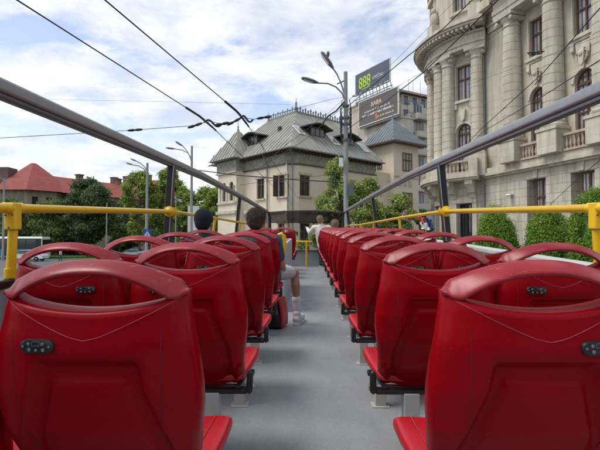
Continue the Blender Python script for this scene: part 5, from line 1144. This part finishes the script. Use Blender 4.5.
mb = MB(); a_ = at(327, 56, 20) - Vector(pl_.location); mb.lathe([(.03, a_.z - .05), (.07, a_.z + .05), (.07, a_.z + .16), (.03, a_.z + .2)], 10, c=(a_.x + .05, a_.y)); a_ = at(346, 80, 20); b_ = at(337, 84, 20); o_ = Vector(pl_.location); mb.tube([a_ - o_, b_ - o_], .03, 6)
for v in (106, 118, 124, 140): q = at(346, v, 20) - o_; mb.lathe([(.15, q.z - .05), (.15, q.z + .05)], 12); 
mb.build('clamp_band', M_lamp, pl_)
mb = MB(); g = random.Random(2)
for k in range(7):
    z1 = at(346, 100 + 4 * k, 20).z; mb.tube([(.16 + .03 * math.sin(k), -.05, z1), (.24, -.1, z1 - .5), (.17, -.1, z1 - 1.0)], .018, 5); mb.tube([(-.15, -.05, z1), (-.26, -.1, z1 - .4), (-.16, -.08, z1 - .9)], .016, 5)
mb.build('cable_loop', M_wire, pl_)
mb = MB(); q = at(348.5, 190, 20) - o_; mb.box(.1, .32, -.22, -.1, q.z - .3, q.z + .25); mb.build('junction_box', M_lamp, pl_, bevel=.01)
mb = MB(); q = at(342, 163, 20) - o_; mb.box(-.3, -.14, -.2, -.06, q.z - .2, q.z + .2); mb.build('junction_box', M_white, pl_, bevel=.01)
lamp(191.5, 46, 146, [([(191.2, 162), (190, 156), (187, 151), (183, 146.5)], (176, 142), 1.2), ([(191.2, 160), (188, 153), (182, 150), (175, 149)], (166, 148), 1.2)], 'slim double armed street lamp in front of the yellow green trees, nearer one', .15, 'double armed street lamps on the left')
lamp(147, 58, 163, [([(147, 175), (145.5, 168), (141, 163.5), (137, 161.5)], (131, 159), 1.2), ([(147, 176), (144, 169), (139, 166), (133, 165)], (126, 163), 1.2)], 'slim double armed street lamp farther left, above the blue crossing sign', .2, 'double armed street lamps on the left')
lamp(4, 60, 178, [([(4, 184), (3, 180), (0, 177)], (-6, 176), 1.2)], 'street lamp at the left picture edge before the red roof', .14)
for px, top, lb in ((107, 202, 'thin grey mast in front of the tall dark tree'), (176, 196, 'thin grey mast right of the black rail post')):
    p = at(px, 200, 55); mb = MB(); mb.lathe([(.1, 0), (.07, at(px, top, 55).z - .8)], 8); o = mb.build('mast', M_pole, None); o.location = (p.x, p.y, .7); tag(o, lb, 'mast')
# blue crossing sign
p = at(147.5, 200, 46); t = empty('road_sign', (p.x, p.y, .6), R(20), 'blue crossing sign with white triangle beside the far lamp pole', 'road sign')
z1, z2 = at(147, 237.5, 46).z - .6, at(147, 229, 46).z - .6; mb = MB(); w = (z2 - z1) / 2; mb.box(-w * .95, w * .95, -.03, 0, z1, z2); mb.build('plate', mat('sign blue', (.015, .08, .35), rough=.4), t, smooth=0, bevel=.02)
mb = MB(); mb.prism([(-w * .7, z1 + .15), (w * .7, z1 + .15), (0, z2 - .12)], -.04, -.031); mb.build('triangle', M_white, t, smooth=0)
mb = MB(); mb.tube([(-.05, -.05, z1 + .2), (.0, -.05, z1 + .5), (0.08, -.05, z1 + .2)], .025, 5); mb.ball((0, -.05, z1 + .6), .05, 8, 6); mb.build('walking_figure', M_black, t)
mb = MB(); mb.tube([(0, .04, 0), (0, .04, z2)], .04, 8); mb.build('post', M_pole, t)
# blank white panel on posts
p = at(193.5, 205, 50); t = empty('advertising_panel', (p.x, p.y, .4), R(8), 'plain white upright panel beside the near slim lamp', 'panel'); z1, z2 = .6, at(193, 206, 50).z - .4
mb = MB(); mb.box(-.62, .62, 0, .18, z1, z2); mb.build('panel', M_white, t, smooth=0, bevel=.02); mb = MB(); mb.box(-.5, -.4, .02, .16, 0, z1); mb.box(.4, .5, .02, .16, 0, z1); mb.build('feet', M_iron, t, smooth=0)
# little flag by the shrub
p = at(424, 236, 26); t = empty('flag', (p.x, p.y, .12), R(-20), 'small red and white flag with blue edge on a slanted thin pole by the shrub', 'flag')
zf = at(424, 222, 26).z; mb = MB(); mb.tube([(.35, 0, 0), (.1, 0, zf - .4), (-.35, 0, zf + .55)], .018, 6); mb.build('flag_pole', M_white, t)
def cloth(name, x0, x1, z0, z1, m, ph):
    mb = MB(); n = 10; mb.loft([[(x0 + (x1 - x0) * i / n + .06 * math.sin(j * 1.3), .07 * math.sin(i * 1.1 + ph + j * .5) + dy, z0 + (z1 - z0) * j / 5 - .12 * (i / n)) for i in range(n + 1) for dy in (0,)] + [(x0 + (x1 - x0) * i / n + .06 * math.sin(j * 1.3), .07 * math.sin(i * 1.1 + ph + j * .5) + .012, z0 + (z1 - z0) * j / 5 - .12 * (i / n)) for i in range(n, -1, -1)] for j in range(6)]); mb.build(name, m, t, smooth=60)
cloth('red_cloth', -.30, .12, zf - .15, zf + .22, mat('flag red', (.45, .03, .02), rough=.8), 0); cloth('white_cloth', -.18, .30, zf - .5, zf - .1, M_white, 1); cloth('blue_cloth', .16, .46, zf - .35, zf + .1, mat('flag blue', (.03, .07, .2), rough=.8), 2)

# ------------------------------------------------------------------ vehicles on the left
def wheel(par, x, y, z, r, w=.22):
    Mw = Matrix.Translation((x, y, z)) @ Matrix.Rotation(R(90), 4, 'X'); mb = MB(); mb.lathe([(r * .6, -w / 2), (r * .95, -w / 2), (r, -w * .3), (r, w * .3), (r * .95, w / 2), (r * .6, w / 2)], 20, Mw); o = mb.build('wheel', M_black, par)
    mb = MB(); mb.lathe([(r * .15, -w * .52), (r * .6, -w * .45), (r * .6, w * .45), (r * .15, w * .52)], 14, Mw); mb.build('rim', M_steel, o)
def car(px, Y, rot, m, label, hatch=False):
    p = at(px, 230, Y); t = empty('parked_car', (p.x, p.y, ground_z(p.x, p.y)), R(rot), label, 'car', 'cars on the left road')
    side = [(-2.1, .35), (-2.12, .75), (-1.95, .95), (-1.3, 1.0), (-.9, 1.38), (-.4, 1.46), (.5, 1.45), (1.05, 1.12), (1.2, .98), (1.95, .86), (2.12, .7), (2.15, .35)]
    mb = MB(); n = len(side); rings = []
    for y, s in ((-.82, .97), (-.86, 1), (-.80, 1), (.80, 1), (.86, 1), (.82, .97)):
        rings.append([(x * s, y * (1 if z < 1.0 else .82), z) for x, z in side])
    mb.loft(rings); mb.build('body', m, t, bevel=.03, smooth=50)
    for s in (-1, 1):
        mb = MB(); mb.add([(-1.15, s * .845, 1.02), (-.82, s * .73, 1.34), (.45, s * .73, 1.38), (.95, s * .845, 1.04)] + [(-1.15, s * .86, 1.02), (-.82, s * .745, 1.34), (.45, s * .745, 1.38), (.95, s * .86, 1.04)], [(0, 1, 2, 3), (7, 6, 5, 4), (0, 4, 5, 1), (1, 5, 6, 2), (2, 6, 7, 3), (3, 7, 4, 0)]); mb.build('side_window', M_dark, t, smooth=0)
    mb = MB(); mb.loft([[(x, y, z) for x, z in ((1.22, 1.0), (.55, 1.455), (.50, 1.44), (1.16, .97))] for y in (-.64, .64)]); mb.build('windscreen', M_dark, t, smooth=0)
    for x in (-1.3, 1.35):
        for s in (-1, 1): wheel(t, x, s * .76, .31, .31)
    for s in (-1, 1): mb = MB(); mb.box(2.08, 2.17, s * .6 - .18, s * .6 + .18, .62, .76); mb.build('headlight', M_white, t, bevel=.02); mb = MB(); mb.box(-2.15, -2.08, s * .6 - .16, s * .6 + .16, .68, .84); mb.build('tail_light', M_redc, t, bevel=.02)
M_carw = mat('white car paint', (.65, .66, .67), rough=.25, coat=.6, var=.03); M_cars = mat('silver car paint', (.32, .33, .35), rough=.3, metal=.6, coat=.6, var=.03); M_card = mat('dark car paint', (.03, .035, .045), rough=.25, coat=.7, var=.03)
car(94, 76, 10, M_carw, 'white car right of the lawn under the tall dark tree'); car(29, 58, 4, M_carw, 'white car in front of the teal bus'); car(136, 70, -8, M_cars, 'silver car near the blue crossing sign')
car(112, 80, 5, M_card, 'dark car behind the lawn right of the white car'); car(160, 66, -20, M_cars, 'silver car right of the sign behind the black post')
p = at(46.5, 240, 63); cb = empty('city_bus', (p.x, p.y, ground_z(p.x, p.y)), R(2), 'teal and white city bus on the road at the left edge', 'bus')
mb = MB(); prof = lambda s, x: [(x, y * s, z) for y, z in ((-1.22, .35), (-1.25, 1.3), (-1.2, 2.9), (-1.05, 3.15), (1.05, 3.15), (1.2, 2.9), (1.25, 1.3), (1.22, .35))]
mb.loft([prof(.96, -12.0), prof(1, -11.9), prof(1, -.25), prof(.97, -.05), prof(.9, 0)]); mb.build('body', M_white, cb, smooth=20)
mb = MB(); mb.box(-11.9, -.15, -1.275, -1.235, .45, 1.42); mb.build('teal_panel', M_teal, cb, smooth=0)
mb = MB(); mb.box(-11.9, -.1, -1.258, -1.18, 1.43, 2.86); mb.build('window_band', M_black, cb, smooth=0)
for k in range(8): mb = MB(); x = -11.6 + 1.36 * k; mb.box(x, x + 1.26, -1.264, -1.19, 1.5, 2.75); mb.build('window', M_dark, cb, smooth=0)
for x in (-8.3, -4.4): mb = MB(); mb.box(x - .6, x + .6, -1.29, -1.277, .45, 2.6); mb.build('door', M_dark, cb, smooth=0)
mb = MB(); mb.box(-.03, .02, -1.05, 1.05, 1.2, 2.75); mb.build('windscreen', M_dark, cb, smooth=0)
for x in (-9.6, -2.4):
    for s in (-1, 1): wheel(cb, x, s * 1.12, .48, .48, .28)

# ------------------------------------------------------------------ overhead wires
def wire(name, pts, r, label, group=None, n=1, sag=0):
    mb = MB(); P_ = []
    for i in range(len(pts) - 1):
        a, b = Vector(pts[i]), Vector(pts[i + 1]); k = 10 if sag else 1
        for j in range(k): q = j / k; c = a.lerp(b, q); c.z -= sag * 4 * q * (1 - q); P_.append(c)
    P_.append(Vector(pts[-1])); mb.tube(P_, r * .75, 6); o = mb.build(name, M_wire, None); tag(o, label, 'wire', group); return o
def plane_pt(u, v, z):      # where the sight line meets the wire plane at height z
    a, b = (u - 300) / 450, (225 - v) / 450; cp, sp = math.cos(PITCH), math.sin(PITCH); k = (z - EYE) / (sp + cp * b); return Vector((a * k, (cp - sp * b) * k, z))
ZW = 6.3; GT = 'trolley wires above the left of the bus'
A1, A2, A3 = plane_pt(17, 0, ZW), plane_pt(204, 119, ZW), plane_pt(241, 155, ZW)
def thick_wire(pts, label):
    t = empty('trolley_wire', pts[0], 0, label, 'wire', GT); L0 = Vector(pts[0]); q = [Vector(p) - L0 for p in pts]
    mb = MB(); d = (q[1] - q[0]).normalized(); mb.tube([-d * 9] + q[:2] + [q[2], q[2] + (q[2] - q[1]) * 5], .009, 6); mb.build('conductor', M_wire, t)
    mb = MB(); d2 = (q[2] - q[1]).normalized(); mb.tube([q[1] - d * .9, q[1] - d * .25], .024, 8); mb.tube([q[1] - d * .25, q[1] + Vector((0, 0, -.02)), q[1] + d2 * .8], .024, 8); mb.tube([q[1] + d2 * .8, q[1] + d2 * 1.1], .02, 8); mb.build('splice_sleeve', M_wire, t)
    return t
thick_wire([A1, A2, A3], 'trolley wire crossing the upper left sky, left of its twin')
thick_wire([plane_pt(105, 0, ZW), plane_pt(240, 114, ZW), plane_pt(262, 146, ZW)], 'trolley wire crossing the upper left sky, right of its twin')
# cross span with insulators and hangers
s0 = at(-60, 141, 9.0); t = empty('span_wire', s0, 0, 'thin cross span with dark insulators carrying the two trolley wires', 'wire')
S = [at(u, v, Y) - s0 for u, v, Y in ((-60, 141, 9.0), (0, 138, 9.0), (86, 133, 9.0), (135, 130, 9.0), (195, 125.5, 9.0), (204, 122.5, 9.0), (210, 121.5, 8.95), (222, 124, 9.0), (234, 121.7, 9.0), (240, 118.5, 9.0), (246, 118, 9.0), (253, 119.3, 9.0), (264, 117.5, 9.05), (330, 99.5, 17), (345, 97, 20))]
mb = MB(); mb.tube(S, .006, 6); mb.build('span_cable', M_wire, t)
for i, rr_ in ((3, .028), (4, .03), (7, .032), (8, .028), (12, .03)):
    c = S[i]; d = (S[i + 1 if i < 12 else i - 1] - c).normalized(); mb = MB(); mb.tube([c - d * .16, c - d * .12, c - d * .05, c, c + d * .05, c + d * .12, c + d * .16], [.008, rr_ * .8, rr_, rr_ * .6, rr_, rr_ * .8, .008], 10); mb.build('insulator', M_wire, t)
mb = MB()
for a, b in ((5, 7), (9, 11)): 
    c0_, c1_ = S[a], S[b]; mb.tube([c0_ + (c1_ - c0_) * q + Vector((0, 0, .06 * math.sin(q * 6.28))) for q in [k / 10 for k in range(11)]], .02, 8)
mb.tube([S[7], (S[7] + S[8]) / 2 + Vector((0, 0, -.01)), S[8]], .014, 8)
mb.build('hanger', M_wire, t)
wire('catenary_wire', [at(-20, 96, 16), at(57, 99.5, 16), at(200, 102.5, 16), at(290, 104.5, 16)], .0045, 'very faint thin wire high across the left sky')
GR = 'cables crossing in front of the palace'
wire('overhead_cable', [at(486, -10, 13), at(470, 2, 13.5), at(444, 28, 14.4), at(408, 56, 16), at(360, 96, 19), at(346, 108, 20)], .022, 'thick cable from the lamp pole over the upper billboard to the sky', GR)
wire('overhead_cable', [at(512, -14, 8), at(498, 0, 8.5), at(424, 72, 12), at(372, 112, 17.5), at(346, 130, 20)], .018, 'thick cable crossing both the cornice and the lower billboard', GR)
wire('overhead_cable', [at(462, -6, 30), at(452, 4, 30), at(394, 62, 30), at(349, 100, 20.3)], .014, 'thin cable ending beside the lime lettered billboard', GR)
wire('overhead_cable', [at(556, -14, 12), at(538, 4, 12), at(488, 40, 13.5), at(412, 78, 17), at(348, 116, 20)], .007, 'thin cable over the curved cornice', GR)
wire('overhead_cable', [at(640, -28, 8), at(600, 8, 9), at(544, 72, 12), at(480, 130, 18), at(462, 150, 24)], .016, 'cable slanting down in front of the right column, upper of two', GR)
wire('overhead_cable', [at(640, 38, 8), at(600, 60, 9), at(540, 98, 12), at(484, 131, 18), at(466, 148, 24)], .014, 'cable slanting down before the arched windows, lower of two', GR)
wire('overhead_cable', [at(640, 18, 10), at(600, 36, 11), at(536, 60, 13), at(470, 84, 16), at(416, 98, 19), at(348, 112, 20)], .006, 'very thin cable carrying a connector by the column', GR)
t = empty('cable_connector', at(536, 54, 13), 0, 'dark metal cable connector hanging between the two giant columns', 'connector'); mb = MB()
for k in range(5): mb.tube([(-.22 + .09 * k, 0, .02 * (k % 2)), (-.17 + .09 * k, 0, .06 - .05 * (k % 2))], .022, 6)
mb.tube([(-.25, 0, .03), (.25, 0, .08)], .018, 6); mb.tube([(-.2, 0, -.03), (.15, 0, .0)], .014, 6); mb.build('metal_link', M_wire, t)
wire('overhead_cable', [at(600, 160, 9), at(572, 184, 12), at(552, 203, 15), at(540, 215, 17)], .010, 'thin cable dropping behind the tallest thuja', GR)
GV2 = 'cables in front of the villa'
wire('overhead_cable', [at(180, 168, 22), at(240, 175.5, 21), at(300, 180, 20.5), at(346, 182.5, 20)], .035, 'dark horizontal cable across the villa at window height', GV2)
wire('overhead_cable', [at(240, 185, 24), at(268, 181, 22), at(318, 176, 21), at(346, 172, 20)], .014, 'thin cable just above the dark horizontal cable', GV2)
wire('overhead_cable', [at(345, 106, 20), at(337, 112, 20), at(325, 122, 20), at(312, 134, 20), at(300, 143, 20), at(262, 166, 20)], .016, 'cable sagging from the pole across the zinc roof to the villa corner', GV2)
wire('overhead_cable', [at(345, 101, 20), at(336, 111, 19.5), at(328, 116, 19.5), at(322, 124, 19.5)], .045, 'thick black cable bundle left of the pole top', GV2)
wire('overhead_cable', [at(345, 97, 20), at(332, 110, 18), at(280, 150, 12), at(262, 166, 10)], .008, 'thin cable crossing the villa roof to the left', GV2)
wire('overhead_cable', [at(252, 129, 11), at(262, 145, 13), at(266, 160, 16), at(268, 200, 22)], .008, 'thin cable hanging in front of the left dormer', GV2)
